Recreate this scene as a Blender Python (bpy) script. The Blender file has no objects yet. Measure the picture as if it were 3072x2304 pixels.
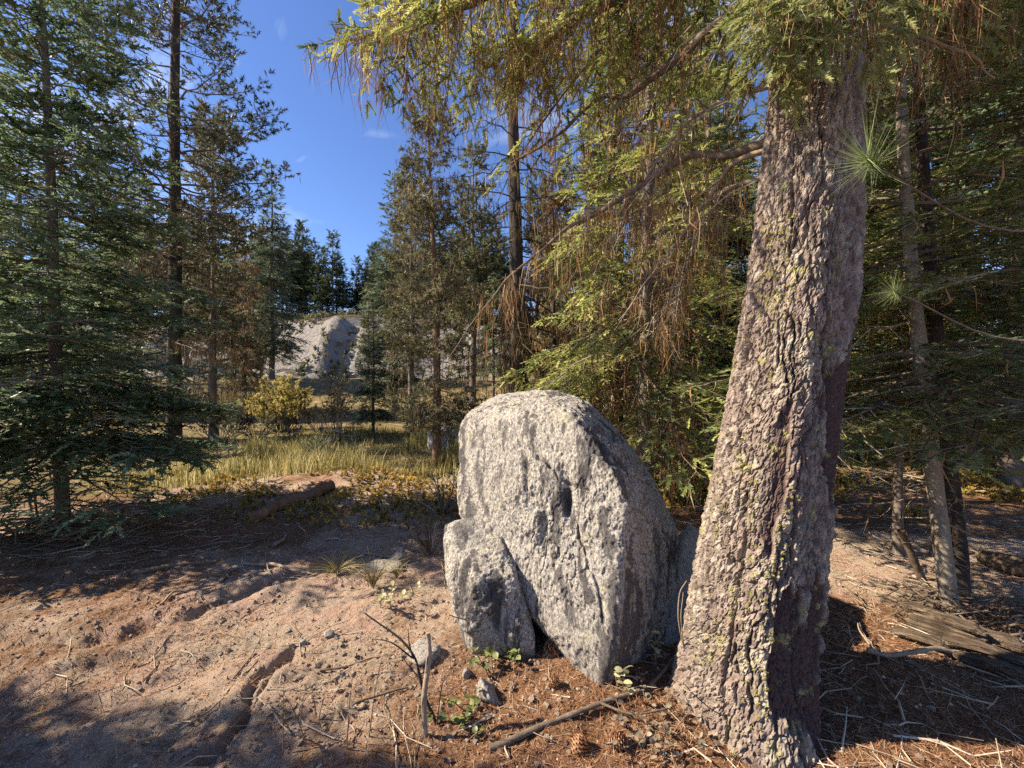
import bpy, bmesh, math
import numpy as np
from mathutils import Vector

# ------------------------------------------------------------------ camera, world, sun, exposure
scene = bpy.context.scene
FOC, CX, CY, EYE = 1240.0, 1536.0, 1152.0, 1.55      # focal length and centre in photo pixels, eye height in metres
cam_data = bpy.data.cameras.new('camera')
cam_data.sensor_width = 36.0
cam_data.lens = 36.0 * FOC / 3072.0
cam_data.clip_start = 0.05
cam_data.clip_end = 2000.0
cam = bpy.data.objects.new('camera', cam_data)
scene.collection.objects.link(cam)
cam.location = (0, 0, EYE)
cam.rotation_euler = (math.radians(90), 0, 0)
scene.camera = cam

SUN_AZ = math.radians(-90.5)      # measured from +Y, negative = to the left
SUN_EL = math.radians(37.0)
sun_dir = Vector((math.sin(SUN_AZ) * math.cos(SUN_EL), math.cos(SUN_AZ) * math.cos(SUN_EL), math.sin(SUN_EL)))

world = bpy.data.worlds.new('World')
scene.world = world
world.use_nodes = True
wn, wl = world.node_tree.nodes, world.node_tree.links
wn.clear()
sky = wn.new('ShaderNodeTexSky')
sky.sky_type = 'NISHITA'
sky.sun_disc = False
sky.sun_elevation = SUN_EL
sky.sun_rotation = SUN_AZ
sky.altitude = 1500
sky.air_density = 1.0
sky.dust_density = 0.35
sky.ozone_density = 3.0
hs = wn.new('ShaderNodeHueSaturation')
hs.inputs['Saturation'].default_value = 1.12
hs.inputs['Hue'].default_value = 0.511
wl.new(sky.outputs[0], hs.inputs['Color'])
tcw = wn.new('ShaderNodeTexCoord')
mpw = wn.new('ShaderNodeMapping')
mpw.inputs['Rotation'].default_value = (0.5, 0.55, 0.35)
mpw.inputs['Scale'].default_value = (1.2, 6.0, 3.0)
wl.new(tcw.outputs['Generated'], mpw.inputs['Vector'])
nzw = wn.new('ShaderNodeTexNoise')
nzw.inputs['Scale'].default_value = 1.6
nzw.inputs['Detail'].default_value = 7
nzw.inputs['Roughness'].default_value = 0.55
nzw.inputs['Distortion'].default_value = 0.6
wl.new(mpw.outputs[0], nzw.inputs['Vector'])
crw = wn.new('ShaderNodeValToRGB')
crw.color_ramp.elements[0].position = 0.56
crw.color_ramp.elements[0].color = (0, 0, 0, 1)
crw.color_ramp.elements[1].position = 0.80
crw.color_ramp.elements[1].color = (0.5, 0.5, 0.5, 1)
wl.new(nzw.outputs['Fac'], crw.inputs[0])
mxw = wn.new('ShaderNodeMixRGB')
mxw.inputs['Color2'].default_value = (6.5, 7.0, 7.8, 1)
wl.new(crw.outputs[0], mxw.inputs['Fac'])
wl.new(hs.outputs[0], mxw.inputs['Color1'])
bg = wn.new('ShaderNodeBackground')
bg.inputs['Strength'].default_value = 0.085
wl.new(mxw.outputs[0], bg.inputs['Color'])
wo = wn.new('ShaderNodeOutputWorld')
wl.new(bg.outputs[0], wo.inputs['Surface'])

sun_data = bpy.data.lights.new('sun', 'SUN')
sun_data.energy = 5.0
sun_data.angle = math.radians(0.53)
sun_data.color = (1.0, 0.86, 0.66)
sun = bpy.data.objects.new('sun', sun_data)
scene.collection.objects.link(sun)
sun.rotation_euler = (-sun_dir).to_track_quat('-Z', 'Y').to_euler()
sun.location = (-20, 4, 14)

scene.view_settings.view_transform = 'Standard'
scene.view_settings.look = 'None'
scene.view_settings.gamma = 1.0
scene.view_settings.exposure = 1.45
scene.cycles.max_bounces = 5
scene.cycles.diffuse_bounces = 3
scene.cycles.transmission_bounces = 3
scene.cycles.use_denoising = False

# ------------------------------------------------------------------ helpers: noise
def H3(i, j, k, seed=0):
    h = (i.astype(np.int64) * 374761393 + j.astype(np.int64) * 668265263 + k.astype(np.int64) * 2147483647 + seed * 1274126177) & 0xffffffff
    h = ((h ^ (h >> 13)) * 1274126177) & 0xffffffff
    h = ((h ^ (h >> 16)) * 2246822519) & 0xffffffff
    return ((h ^ (h >> 15)) & 0xffffff) / float(0x1000000)

def vnoise(p, seed=0):
    i = np.floor(p).astype(np.int64)
    f = p - i
    f = f * f * f * (f * (f * 6 - 15) + 10)
    out = 0
    for a in (0, 1):
        wa = f[:, 0] if a else 1 - f[:, 0]
        for b in (0, 1):
            wb = f[:, 1] if b else 1 - f[:, 1]
            for c in (0, 1):
                wc = f[:, 2] if c else 1 - f[:, 2]
                out = out + wa * wb * wc * H3(i[:, 0] + a, i[:, 1] + b, i[:, 2] + c, seed)
    return out * 2 - 1

def fbm(p, octv=4, seed=0, gain=0.5):
    out, amp = np.zeros(len(p)), 1.0
    q = np.array(p, float)
    for o in range(octv):
        out += amp * vnoise(q, seed + o * 17)
        q = q * 2.03 + 11.3
        amp *= gain
    return out

def voro2(u, v, seed=0):
    iu, iv = np.floor(u).astype(np.int64), np.floor(v).astype(np.int64)
    f1 = np.full(len(u), 9.0); f2 = np.full(len(u), 9.0); cid = np.zeros(len(u))
    z = np.zeros(len(u), np.int64)
    for a in (-1, 0, 1):
        for b in (-1, 0, 1):
            x = iu + a + H3(iu + a, iv + b, z, seed)
            y = iv + b + H3(iu + a, iv + b, z, seed + 7)
            d = np.hypot(x - u, y - v)
            m = d < f1
            f2 = np.where(m, f1, np.minimum(f2, d))
            cid = np.where(m, H3(iu + a, iv + b, z, seed + 13), cid)
            f1 = np.where(m, d, f1)
    return f1, f2, cid

def sstep(a, b, x):
    t = np.clip((x - a) / (b - a), 0, 1)
    return t * t * (3 - 2 * t)

def col3(x, y, z=0.0):
    x = np.asarray(x, float)
    return np.stack([x, np.broadcast_to(y, x.shape), np.broadcast_to(z, x.shape)], 1)

# ------------------------------------------------------------------ helpers: photo pixel -> place
def P(px, py, Y):
    return np.array([(px - CX) / FOC * Y, Y, EYE - (py - CY) / FOC * Y])

def GP(px, py):
    Y = EYE * FOC / (py - CY)
    return (px - CX) / FOC * Y, Y

# ------------------------------------------------------------------ helpers: meshes and objects
class Geo:
    def __init__(s):
        s.V, s.F, s.M, s.A, s.n = [], [], [], [], 0
    def add(s, V, F, mat=0, rnd=0.5):
        V = np.asarray(V, float).reshape(-1, 3); F = np.asarray(F, np.int64).reshape(-1, 3)
        s.V.append(V); s.F.append(F + s.n); s.n += len(V)
        s.M.append(np.full(len(F), mat, np.int32))
        s.A.append(np.broadcast_to(np.asarray(rnd, float), (len(F),)))
    def mesh(s, name, mats, smooth=False):
        me = bpy.data.meshes.new(name)
        V = np.concatenate(s.V); F = np.concatenate(s.F)
        me.vertices.add(len(V)); me.vertices.foreach_set('co', V.astype(np.float32).ravel())
        me.loops.add(F.size); me.loops.foreach_set('vertex_index', F.astype(np.int32).ravel())
        me.polygons.add(len(F))
        me.polygons.foreach_set('loop_start', np.arange(0, F.size, 3, dtype=np.int32))
        me.polygons.foreach_set('loop_total', np.full(len(F), 3, np.int32))
        me.polygons.foreach_set('material_index', np.concatenate(s.M))
        me.polygons.foreach_set('use_smooth', np.full(len(F), smooth, bool))
        at = me.attributes.new('rnd', 'FLOAT', 'FACE')
        at.data.foreach_set('value', np.concatenate(s.A).astype(np.float32))
        for m in (mats if isinstance(mats, (list, tuple)) else [mats]):
            me.materials.append(m)
        me.update(calc_edges=True)
        return me
    def obj(s, name, mats, parent=None, smooth=False, loc=None):
        return link(name, s.mesh(name, mats, smooth), parent, loc)

def link(name, data, parent=None, loc=None):
    o = bpy.data.objects.new(name, data)
    scene.collection.objects.link(o)
    if parent is not None:
        o.parent = parent
    if loc is not None:
        o.location = loc
    return o

def tag(o, label=None, cat=None, group=None, kind=None):
    if label: o['label'] = label
    if cat: o['category'] = cat
    if group: o['group'] = group
    if kind: o['kind'] = kind
    return o

def empty(name, loc=(0, 0, 0)):
    o = link(name, None, None, loc)
    o.empty_display_size = 0.2
    return o

def copy_tree(o, parent=None):
    c = o.copy()
    scene.collection.objects.link(c)
    c.parent = parent
    for ch in o.children:
        copy_tree(ch, c)
    return c

def grid_faces(nr, nc, wrap=False):
    a = np.arange(nr - 1)[:, None] * nc
    c = np.arange(nc if wrap else nc - 1)[None, :]
    c1 = (c + 1) % nc
    i00, i01, i10, i11 = a + c, a + c1, a + nc + c, a + nc + c1
    return np.concatenate([np.stack([i00, i01, i11], -1).reshape(-1, 3), np.stack([i00, i11, i10], -1).reshape(-1, 3)])

def nrm(v):
    return v / np.maximum(np.linalg.norm(v, axis=-1, keepdims=True), 1e-9)

def tubes(PT, R, sides=5):
    """PT (B,n,3), R (B,n): tapered tubes, all in one vertex block"""
    B, n, _ = PT.shape
    T = nrm(np.gradient(PT, axis=1))
    ref = np.where(np.abs(T[..., 2:3]) > 0.9, np.array([1.0, 0, 0]), np.array([0, 0, 1.0]))
    X = nrm(np.cross(T, ref)); Y = np.cross(X, T)
    a = np.arange(sides) / sides * 2 * np.pi
    V = PT[:, :, None, :] + R[:, :, None, None] * (np.cos(a)[None, None, :, None] * X[:, :, None, :] + np.sin(a)[None, None, :, None] * Y[:, :, None, :])
    F = grid_faces(n, sides, True)
    F = (F[None] + (np.arange(B) * n * sides)[:, None, None]).reshape(-1, 3)
    return V.reshape(-1, 3), F

def smooth_path(pts, n):
    """Catmull-Rom resample of control points to n points"""
    pts = np.asarray(pts, float)
    q = np.vstack([2 * pts[0] - pts[1], pts, 2 * pts[-1] - pts[-2]])
    t = np.linspace(0, len(pts) - 1 - 1e-6, n)
    i = t.astype(int); f = (t - i)[:, None]
    a, b, c, d = q[i], q[i + 1], q[i + 2], q[i + 3]
    return 0.5 * (2 * b + (c - a) * f + (2 * a - 5 * b + 4 * c - d) * f ** 2 + (3 * b - a - 3 * c + d) * f ** 3)

def stick_geo(g, pts, r0, r1, n=24, sides=8, seed=0, rough=0.15, mat=0, bend=0.0):
    c = smooth_path(pts, n)
    if bend:
        c = c + bend * np.stack([vnoise(c * 6 + 3, seed), vnoise(c * 6 + 9, seed + 1), vnoise(c * 6 + 5, seed + 2)], 1)
    r = np.linspace(r0, r1, n)
    V, F = tubes(c[None], r[None], sides)
    ctr = np.repeat(c, sides, 0)
    d = V - ctr
    V = ctr + d * (1 + rough * fbm(V * 25, 3, seed))[:, None]
    g.add(V, F, mat, 0.5)
    for e in (0, n - 1):
        ring = np.arange(sides) + e * sides
        VV = np.vstack([V[ring], c[e]])
        FF = np.stack([np.arange(sides), (np.arange(sides) + 1) % sides, np.full(sides, sides)], 1)
        g.add(VV, FF, mat, 0.5)
    return c

# ------------------------------------------------------------------ materials
def new_mat(name):
    m = bpy.data.materials.new(name)
    m.use_nodes = True
    nt = m.node_tree
    nt.nodes.clear()
    return m, nt.nodes, nt.links

def N(n, typ, **kw):
    o = n.new(typ)
    for k, v in kw.items():
        if k in o.inputs:
            o.inputs[k].default_value = v
        else:
            setattr(o, k, v)
    return o

def ramp(n, pts):
    r = n.new('ShaderNodeValToRGB')
    e = r.color_ramp.elements
    while len(e) < len(pts):
        e.new(0.5)
    for el, (p, c) in zip(e, pts):
        el.position = p
        el.color = (c[0], c[1], c[2], 1) if hasattr(c, '__len__') else (c, c, c, 1)
    return r

def noise(n, l, scale, detail=5, rough=0.6, vec=None, stretch=None, dist=0.0):
    tc = n.new('ShaderNodeTexCoord')
    src = tc.outputs['Object'] if vec is None else vec
    if stretch is not None:
        mp = n.new('ShaderNodeMapping')
        mp.inputs['Scale'].default_value = stretch
        l.new(src, mp.inputs['Vector'])
        src = mp.outputs[0]
    z = N(n, 'ShaderNodeTexNoise', Scale=scale, Detail=detail, Roughness=rough, Distortion=dist)
    l.new(src, z.inputs['Vector'])
    return z.outputs['Fac']

def mix(n, l, fac, a, b, blend='MIX'):
    m = n.new('ShaderNodeMixRGB')
    m.blend_type = blend
    for s, v in (('Fac', fac), ('Color1', a), ('Color2', b)):
        if isinstance(v, (int, float)):
            m.inputs[s].default_value = v
        elif isinstance(v, (tuple, list)):
            m.inputs[s].default_value = (*v[:3], 1)
        else:
            l.new(v, m.inputs[s])
    return m.outputs[0]

def finish(n, l, color, rough=0.85, bump=None, bump_d=0.01, bump_s=0.6, spec=0.25, transl=None):
    b = n.new('ShaderNodeBsdfPrincipled')
    if isinstance(color, tuple):
        b.inputs['Base Color'].default_value = (*color[:3], 1)
    else:
        l.new(color, b.inputs['Base Color'])
    b.inputs['Roughness'].default_value = rough
    b.inputs['Specular IOR Level'].default_value = spec
    if bump is not None:
        bp = N(n, 'ShaderNodeBump', Strength=bump_s, Distance=bump_d)
        l.new(bump, bp.inputs['Height'])
        l.new(bp.outputs[0], b.inputs['Normal'])
    o = n.new('ShaderNodeOutputMaterial')
    if transl:
        t = n.new('ShaderNodeBsdfTranslucent')
        l.new(color, t.inputs['Color'])
        ms = n.new('ShaderNodeMixShader')
        ms.inputs[0].default_value = transl
        l.new(b.outputs[0], ms.inputs[1]); l.new(t.outputs[0], ms.inputs[2])
        l.new(ms.outputs[0], o.inputs['Surface'])
    else:
        l.new(b.outputs[0], o.inputs['Surface'])

def leaf_mat(name, pts, transl=0.3, rough=0.5, clump=1.6, spec=0.35):
    """foliage: a ramp over a random value per shoot, shifted by clumps"""
    m, n, l = new_mat(name)
    at = N(n, 'ShaderNodeAttribute', attribute_name='rnd')
    nz = noise(n, l, clump, 2, 0.5)
    ad = n.new('ShaderNodeMath'); ad.operation = 'MULTIPLY_ADD'
    l.new(nz, ad.inputs[0]); ad.inputs[1].default_value = 0.9
    l.new(at.outputs['Fac'], ad.inputs[2])
    sb = n.new('ShaderNodeMath'); sb.operation = 'SUBTRACT'
    l.new(ad.outputs[0], sb.inputs[0]); sb.inputs[1].default_value = 0.45
    r = ramp(n, pts)
    l.new(sb.outputs[0], r.inputs[0])
    finish(n, l, r.outputs[0], rough, transl=transl, spec=spec)
    return m

def bark_mat(name, a, b, c, scale=9.0, stretch=(1, 1, 0.25), bump_d=0.012, lichen=None, lich_lo=0.62):
    m, n, l = new_mat(name)
    z1 = noise(n, l, scale, 6, 0.65, stretch=stretch)
    z2 = noise(n, l, scale * 0.35, 4, 0.6)
    r = ramp(n, [(0.32, a), (0.5, b), (0.68, c)])
    l.new(z1, r.inputs[0])
    colr = mix(n, l, z2, r.outputs[0], b)
    if lichen:
        zl = noise(n, l, 7.0, 5, 0.7)
        rl = ramp(n, [(lich_lo, 0.0), (lich_lo + 0.05, 1.0)])
        l.new(zl, rl.inputs[0])
        colr = mix(n, l, rl.outputs[0], colr, lichen)
    zb = noise(n, l, scale * 4, 6, 0.7, stretch=stretch)
    finish(n, l, colr, 0.9, bump=zb, bump_d=bump_d, bump_s=0.8, spec=0.15)
    return m

M = {}
M['fir'] = leaf_mat('spruce_needles', [(0.1, (0.05, 0.085, 0.035)), (0.45, (0.16, 0.225, 0.11)), (0.75, (0.28, 0.345, 0.19)), (0.95, (0.42, 0.47, 0.30))], 0.42, 0.48, spec=0.35)
M['bluefir'] = leaf_mat('blue_green_needles', [(0.1, (0.05, 0.08, 0.05)), (0.5, (0.12, 0.165, 0.10)), (0.9, (0.26, 0.30, 0.20))], 0.4)
M['yellowfir'] = leaf_mat('yellow_green_needles', [(0.08, (0.06, 0.09, 0.03)), (0.35, (0.20, 0.24, 0.07)), (0.62, (0.40, 0.42, 0.13)), (0.95, (0.58, 0.56, 0.22))], 0.42)
M['pine'] = leaf_mat('pine_needles', [(0.1, (0.06, 0.075, 0.032)), (0.5, (0.15, 0.165, 0.07)), (0.9, (0.30, 0.28, 0.145))], 0.38)
M['darkpine'] = leaf_mat('dark_pine_needles', [(0.1, (0.03, 0.04, 0.02)), (0.5, (0.075, 0.09, 0.04)), (0.9, (0.16, 0.16, 0.08))], 0.3)
M['sunfir'] = leaf_mat('fir_needles', [(0.1, (0.08, 0.105, 0.035)), (0.5, (0.19, 0.22, 0.075)), (0.9, (0.36, 0.37, 0.15))], 0.42)
M['longpine'] = leaf_mat('long_pine_needles', [(0.1, (0.07, 0.11, 0.04)), (0.5, (0.16, 0.21, 0.08)), (0.9, (0.28, 0.34, 0.15))], 0.3)
M['olive'] = leaf_mat('olive_brown_needles', [(0.05, (0.085, 0.075, 0.04)), (0.4, (0.18, 0.165, 0.085)), (0.7, (0.20, 0.21, 0.10)), (0.95, (0.36, 0.33, 0.19))])
M['far'] = leaf_mat('far_needles', [(0.1, (0.03, 0.052, 0.03)), (0.5, (0.07, 0.10, 0.05)), (0.9, (0.15, 0.17, 0.085))], clump=0.4)
M['lichen'] = leaf_mat('hanging_lichen', [(0.05, (0.09, 0.045, 0.022)), (0.45, (0.24, 0.125, 0.058)), (0.8, (0.40, 0.24, 0.115)), (1.0, (0.38, 0.33, 0.17))], 0.25, 0.8, spec=0.1)
M['greylichen'] = leaf_mat('grey_brown_lichen', [(0.05, (0.10, 0.075, 0.045)), (0.5, (0.22, 0.17, 0.10)), (1.0, (0.36, 0.31, 0.20))], 0.25, 0.8, spec=0.1)
M['darklichen'] = leaf_mat('dark_lichen', [(0.05, (0.04, 0.03, 0.02)), (0.5, (0.09, 0.065, 0.04)), (1.0, (0.2, 0.15, 0.08))], 0.2, 0.85, spec=0.1)
M['twig'] = leaf_mat('twig_bark', [(0.1, (0.10, 0.075, 0.05)), (0.5, (0.20, 0.16, 0.12)), (0.9, (0.34, 0.29, 0.23))], 0.001, 0.85, spec=0.1)
M['deadtwig'] = leaf_mat('dead_twig', [(0.1, (0.2, 0.15, 0.10)), (0.5, (0.33, 0.27, 0.2)), (0.9, (0.46, 0.40, 0.32))], 0.001, 0.85, spec=0.1)
M['bark'] = bark_mat('grey_brown_bark', (0.07, 0.052, 0.042), (0.15, 0.12, 0.10), (0.26, 0.22, 0.18))
M['palebark'] = bark_mat('pale_grey_bark', (0.13, 0.105, 0.085), (0.27, 0.235, 0.19), (0.40, 0.35, 0.29), 14)
M['darkbark'] = bark_mat('dark_bark', (0.02, 0.016, 0.014), (0.05, 0.04, 0.035), (0.10, 0.08, 0.065))
M['redbark'] = bark_mat('red_brown_bark', (0.09, 0.05, 0.03), (0.2, 0.12, 0.075), (0.32, 0.21, 0.14))
M['limb'] = bark_mat('limb_bark', (0.06, 0.045, 0.035), (0.15, 0.115, 0.085), (0.30, 0.25, 0.19), 30, (1, 1, 1), 0.006)
M['deadwood'] = bark_mat('weathered_wood', (0.16, 0.11, 0.075), (0.30, 0.23, 0.165), (0.44, 0.36, 0.27), 16, (1, 1, 1), 0.006)
M['oldwood'] = bark_mat('rotten_wood', (0.05, 0.036, 0.028), (0.12, 0.088, 0.063), (0.21, 0.16, 0.115), 26, (1, 1, 1), 0.006)
def grain_mat(name, ang, a, b, c):
    m, n, l = new_mat(name)
    tc = n.new('ShaderNodeTexCoord')
    mp = n.new('ShaderNodeMapping'); mp.inputs['Rotation'].default_value = (0, 0, -ang)
    l.new(tc.outputs['Object'], mp.inputs['Vector'])
    z = noise(n, l, 60, 7, 0.75, vec=mp.outputs[0], stretch=(0.05, 1, 1), dist=0.4)
    r = ramp(n, [(0.36, a), (0.5, b), (0.64, c)])
    l.new(z, r.inputs[0])
    finish(n, l, r.outputs[0], 0.9, bump=z, bump_d=0.03, bump_s=1.0, spec=0.15)
    return m
M['slab'] = grain_mat('split_rotten_wood', math.radians(-50), (0.035, 0.025, 0.02), (0.13, 0.095, 0.068), (0.27, 0.21, 0.15))
M['yellow'] = leaf_mat('yellow_willow_leaves', [(0.1, (0.22, 0.18, 0.05)), (0.5, (0.43, 0.36, 0.11)), (0.9, (0.60, 0.52, 0.2))], 0.42)
M['brownbush'] = leaf_mat('brown_bush_leaves', [(0.1, (0.09, 0.065, 0.03)), (0.5, (0.2, 0.16, 0.075)), (0.9, (0.34, 0.28, 0.14))], 0.3)
M['grass'] = leaf_mat('dry_grass', [(0.05, (0.10, 0.10, 0.025)), (0.4, (0.24, 0.2, 0.055)), (0.75, (0.48, 0.41, 0.18)), (1.0, (0.62, 0.54, 0.30))], 0.4, 0.6)
M['herb'] = leaf_mat('low_herbs', [(0.05, (0.12, 0.12, 0.03)), (0.35, (0.30, 0.24, 0.06)), (0.7, (0.46, 0.27, 0.07)), (1.0, (0.56, 0.44, 0.12))], 0.42, 0.6)
M['needle'] = leaf_mat('fallen_needles', [(0.05, (0.13, 0.055, 0.03)), (0.5, (0.27, 0.125, 0.065)), (0.9, (0.42, 0.27, 0.16))], 0.15, 0.7, clump=2.5, spec=0.2)
M['greenleaf'] = leaf_mat('small_green_leaves', [(0.1, (0.06, 0.085, 0.025)), (0.5, (0.13, 0.16, 0.05)), (0.9, (0.27, 0.29, 0.11))], 0.3, 0.4)

def rock_mat(name, pale, mid, dark, lich=(0.36, 0.33, 0.17), streak=True):
    m, n, l = new_mat(name)
    z1 = noise(n, l, 95, 4, 0.75, stretch=(1, 1, 0.55))
    r1 = ramp(n, [(0.36, dark), (0.47, mid), (0.56, pale)])
    l.new(z1, r1.inputs[0])
    z2 = noise(n, l, 3.2, 6, 0.65)
    r2 = ramp(n, [(0.35, 0.0), (0.65, 1.0)])
    l.new(z2, r2.inputs[0])
    c = mix(n, l, r2.outputs[0], mix(n, l, 0.25, r1.outputs[0], mid), r1.outputs[0])
    # yellowish crust lichen
    z3 = noise(n, l, 6.0, 7, 0.72)
    r3 = ramp(n, [(0.56, 0.0), (0.68, 0.55)])
    l.new(z3, r3.inputs[0])
    c = mix(n, l, r3.outputs[0], c, lich)
    if streak:
        z4 = noise(n, l, 5.5, 6, 0.7, stretch=(1.0, 1.0, 0.28), dist=0.3)
        r4 = ramp(n, [(0.545, 0.0), (0.60, 0.9)])
        l.new(z4, r4.inputs[0])
        c = mix(n, l, r4.outputs[0], c, (0.05, 0.047, 0.048))
    ats = N(n, 'ShaderNodeAttribute', attribute_name='stain')
    c = mix(n, l, ats.outputs['Fac'], c, mix(n, l, z1, (0.03, 0.027, 0.03), (0.12, 0.11, 0.115)))
    z5 = noise(n, l, 22, 4, 0.7)
    r5 = ramp(n, [(0.60, 0.0), (0.66, 0.85)])
    l.new(z5, r5.inputs[0])
    c = mix(n, l, r5.outputs[0], c, (0.10, 0.09, 0.085))
    zb = noise(n, l, 60, 7, 0.8, stretch=(1, 1, 0.6))
    finish(n, l, c, 0.9, bump=zb, bump_d=0.016, bump_s=1.0, spec=0.2)
    return m
M['granite'] = rock_mat('lichened_granite', (0.50, 0.465, 0.415), (0.29, 0.265, 0.235), (0.065, 0.061, 0.058))
M['stone'] = rock_mat('grey_stone', (0.42, 0.38, 0.34), (0.30, 0.27, 0.24), (0.15, 0.135, 0.125), (0.3, 0.28, 0.2), False)

def ground_mat():
    m, n, l = new_mat('sandy_forest_floor')
    at = N(n, 'ShaderNodeAttribute', attribute_name='cover')
    sep = n.new('ShaderNodeSeparateColor')
    l.new(at.outputs['Color'], sep.inputs[0])
    # decomposed granite sand
    zg = noise(n, l, 160, 3, 0.7)
    rg = ramp(n, [(0.3, (0.21, 0.155, 0.115)), (0.5, (0.42, 0.325, 0.245)), (0.68, (0.62, 0.52, 0.41))])
    l.new(zg, rg.inputs[0])
    zp = noise(n, l, 2.3, 6, 0.65)
    rp = ramp(n, [(0.38, (0.37, 0.315, 0.245)), (0.5, (0.43, 0.315, 0.24)), (0.60, (0.44, 0.255, 0.205))])
    l.new(zp, rp.inputs[0])
    sand = mix(n, l, 0.5, rg.outputs[0], rp.outputs[0])
    # needle litter
    zl = noise(n, l, 60, 5, 0.75)
    rl = ramp(n, [(0.3, (0.08, 0.045, 0.028)), (0.5, (0.22, 0.12, 0.068)), (0.7, (0.42, 0.26, 0.15))])
    l.new(zl, rl.inputs[0])
    zm = noise(n, l, 5, 7, 0.7)
    ad = n.new('ShaderNodeMath'); ad.operation = 'ADD'
    l.new(sep.outputs[0], ad.inputs[0]); l.new(zm, ad.inputs[1])
    rm = ramp(n, [(0.78, 0.0), (1.0, 1.0)])
    l.new(ad.outputs[0], rm.inputs[0])
    c = mix(n, l, rm.outputs[0], sand, rl.outputs[0])
    # grassy and herbaceous soil
    zh = noise(n, l, 14, 6, 0.75)
    rh = ramp(n, [(0.3, (0.05, 0.045, 0.018)), (0.5, (0.15, 0.12, 0.045)), (0.7, (0.3, 0.22, 0.08))])
    l.new(zh, rh.inputs[0])
    ad2 = n.new('ShaderNodeMath'); ad2.operation = 'ADD'
    l.new(sep.outputs[1], ad2.inputs[0]); l.new(zm, ad2.inputs[1])
    rm2 = ramp(n, [(0.85, 0.0), (1.1, 1.0)])
    l.new(ad2.outputs[0], rm2.inputs[0])
    c = mix(n, l, rm2.outputs[0], c, rh.outputs[0])
    zb = noise(n, l, 38, 9, 0.82)
    finish(n, l, c, 0.95, bump=zb, bump_d=0.034, bump_s=1.0, spec=0.12)
    return m
M['ground'] = ground_mat()

# ------------------------------------------------------------------ ground
def seg_dist(x, y, poly):
    """distance and side to a polyline, in metres"""
    best = np.full(len(x), 1e9)
    for (ax, ay), (bx, by) in zip(poly[:-1], poly[1:]):
        dx, dy = bx - ax, by - ay
        t = np.clip(((x - ax) * dx + (y - ay) * dy) / (dx * dx + dy * dy), 0, 1)
        best = np.minimum(best, np.hypot(x - ax - t * dx, y - ay - t * dy))
    return best

GULLY = [GP(*q) for q in ((-80, 1925), (330, 1920), (560, 1862), (720, 1792), (960, 1700), (1090, 1655))]
RILL = [GP(*q) for q in ((590, 2360), (690, 2225), (750, 2150), (790, 2050), (890, 1945))]
RUTS = [[GP(*q) for q in ((-60, 2330), (300, 2130), (620, 1990))], [GP(*q) for q in ((150, 2390), (420, 2230), (700, 2060), (860, 1990))],
        [GP(*q) for q in ((-100, 2120), (200, 2020), (480, 1960))]]

def gz(x, y, fine=True):
    x = np.atleast_1d(np.asarray(x, float)); y = np.atleast_1d(np.asarray(y, float))
    r = np.hypot(x, y)
    p = col3(x, y)
    z = 0.10 * fbm(p * 0.22 + 4, 2, 3) * sstep(3, 9, r) + 0.035 * fbm(p * 0.9, 3, 5)
    if fine:
        near = 1 - sstep(7, 14, r)
        sel = near > 0
        q = p[sel]
        w = near[sel]
        ang = 0.62
        along = q[:, 0] * math.cos(ang) + q[:, 1] * math.sin(ang)
        across = -q[:, 0] * math.sin(ang) + q[:, 1] * math.cos(ang)
        sand = (1 - sstep(0.2, 1.0, q[:, 0])) * (1 - sstep(3.6, 4.6, q[:, 1]))
        d = 0.020 * fbm(col3(along * 1.1, across * 5.0), 3, 31) * sand
        d += 0.011 * fbm(q * 4, 3, 41) + 0.007 * np.maximum(0, fbm(q * 17, 3, 47)) * sstep(-0.1, 0.5, fbm(q * 1.3, 2, 48)) + 0.006 * fbm(q * 38, 3, 53) + 0.006 * np.maximum(0, fbm(q * 24, 3, 57))
        z[sel] += d * w
        m = (r < 6)
        xm, ym = x[m], y[m]
        jag = 0.05 * fbm(p[m] * 6, 4, 61)
        dg = seg_dist(xm, ym, GULLY) + jag * 0.8
        z[m] += (-0.085 * np.exp(-(dg / 0.06) ** 2) + 0.05 * np.exp(-((dg - 0.2) / 0.13) ** 2)) * (0.8 + 0.3 * fbm(p[m] * 2.2, 2, 62))
        dr = seg_dist(xm, ym, RILL) + jag * 0.9
        z[m] += (-0.055 * np.exp(-(dr / 0.024) ** 2) + 0.02 * np.exp(-((dr - 0.08) / 0.06) ** 2)) * (0.8 + 0.4 * fbm(p[m] * 4, 2, 63))
        for k, rt in enumerate(RUTS):
            d3 = seg_dist(xm, ym, rt) + jag * 0.7
            z[m] += -0.028 * np.exp(-(d3 / 0.07) ** 2)
    # dirt mound before the grass, bank of soil right of the leaning tree
    z = z + 0.12 * np.exp(-(((x + 2.6) / 1.0) ** 2 + ((y - 6.3) / 0.45) ** 2)) * (1 + 0.5 * fbm(p * 3, 3, 71))
    z = z + 0.20 * np.exp(-(((x - 3.1) / 0.7) ** 2 + ((y - 4.15) / 0.45) ** 2)) * (1 + 0.4 * fbm(p * 4, 3, 73))
    z = z + 0.10 * np.exp(-((x - 1.5) ** 2 + (y - 2.2) ** 2) / 0.5)
    # a rise behind the clearing
    z = z + 1.9 * sstep(17, 27, y + 0.5 * np.abs(x) * 0.2) * np.where(x < 2, 1.0, 0.75)
    return z

def g1(x, y):
    return float(gz([x], [y])[0])

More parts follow.
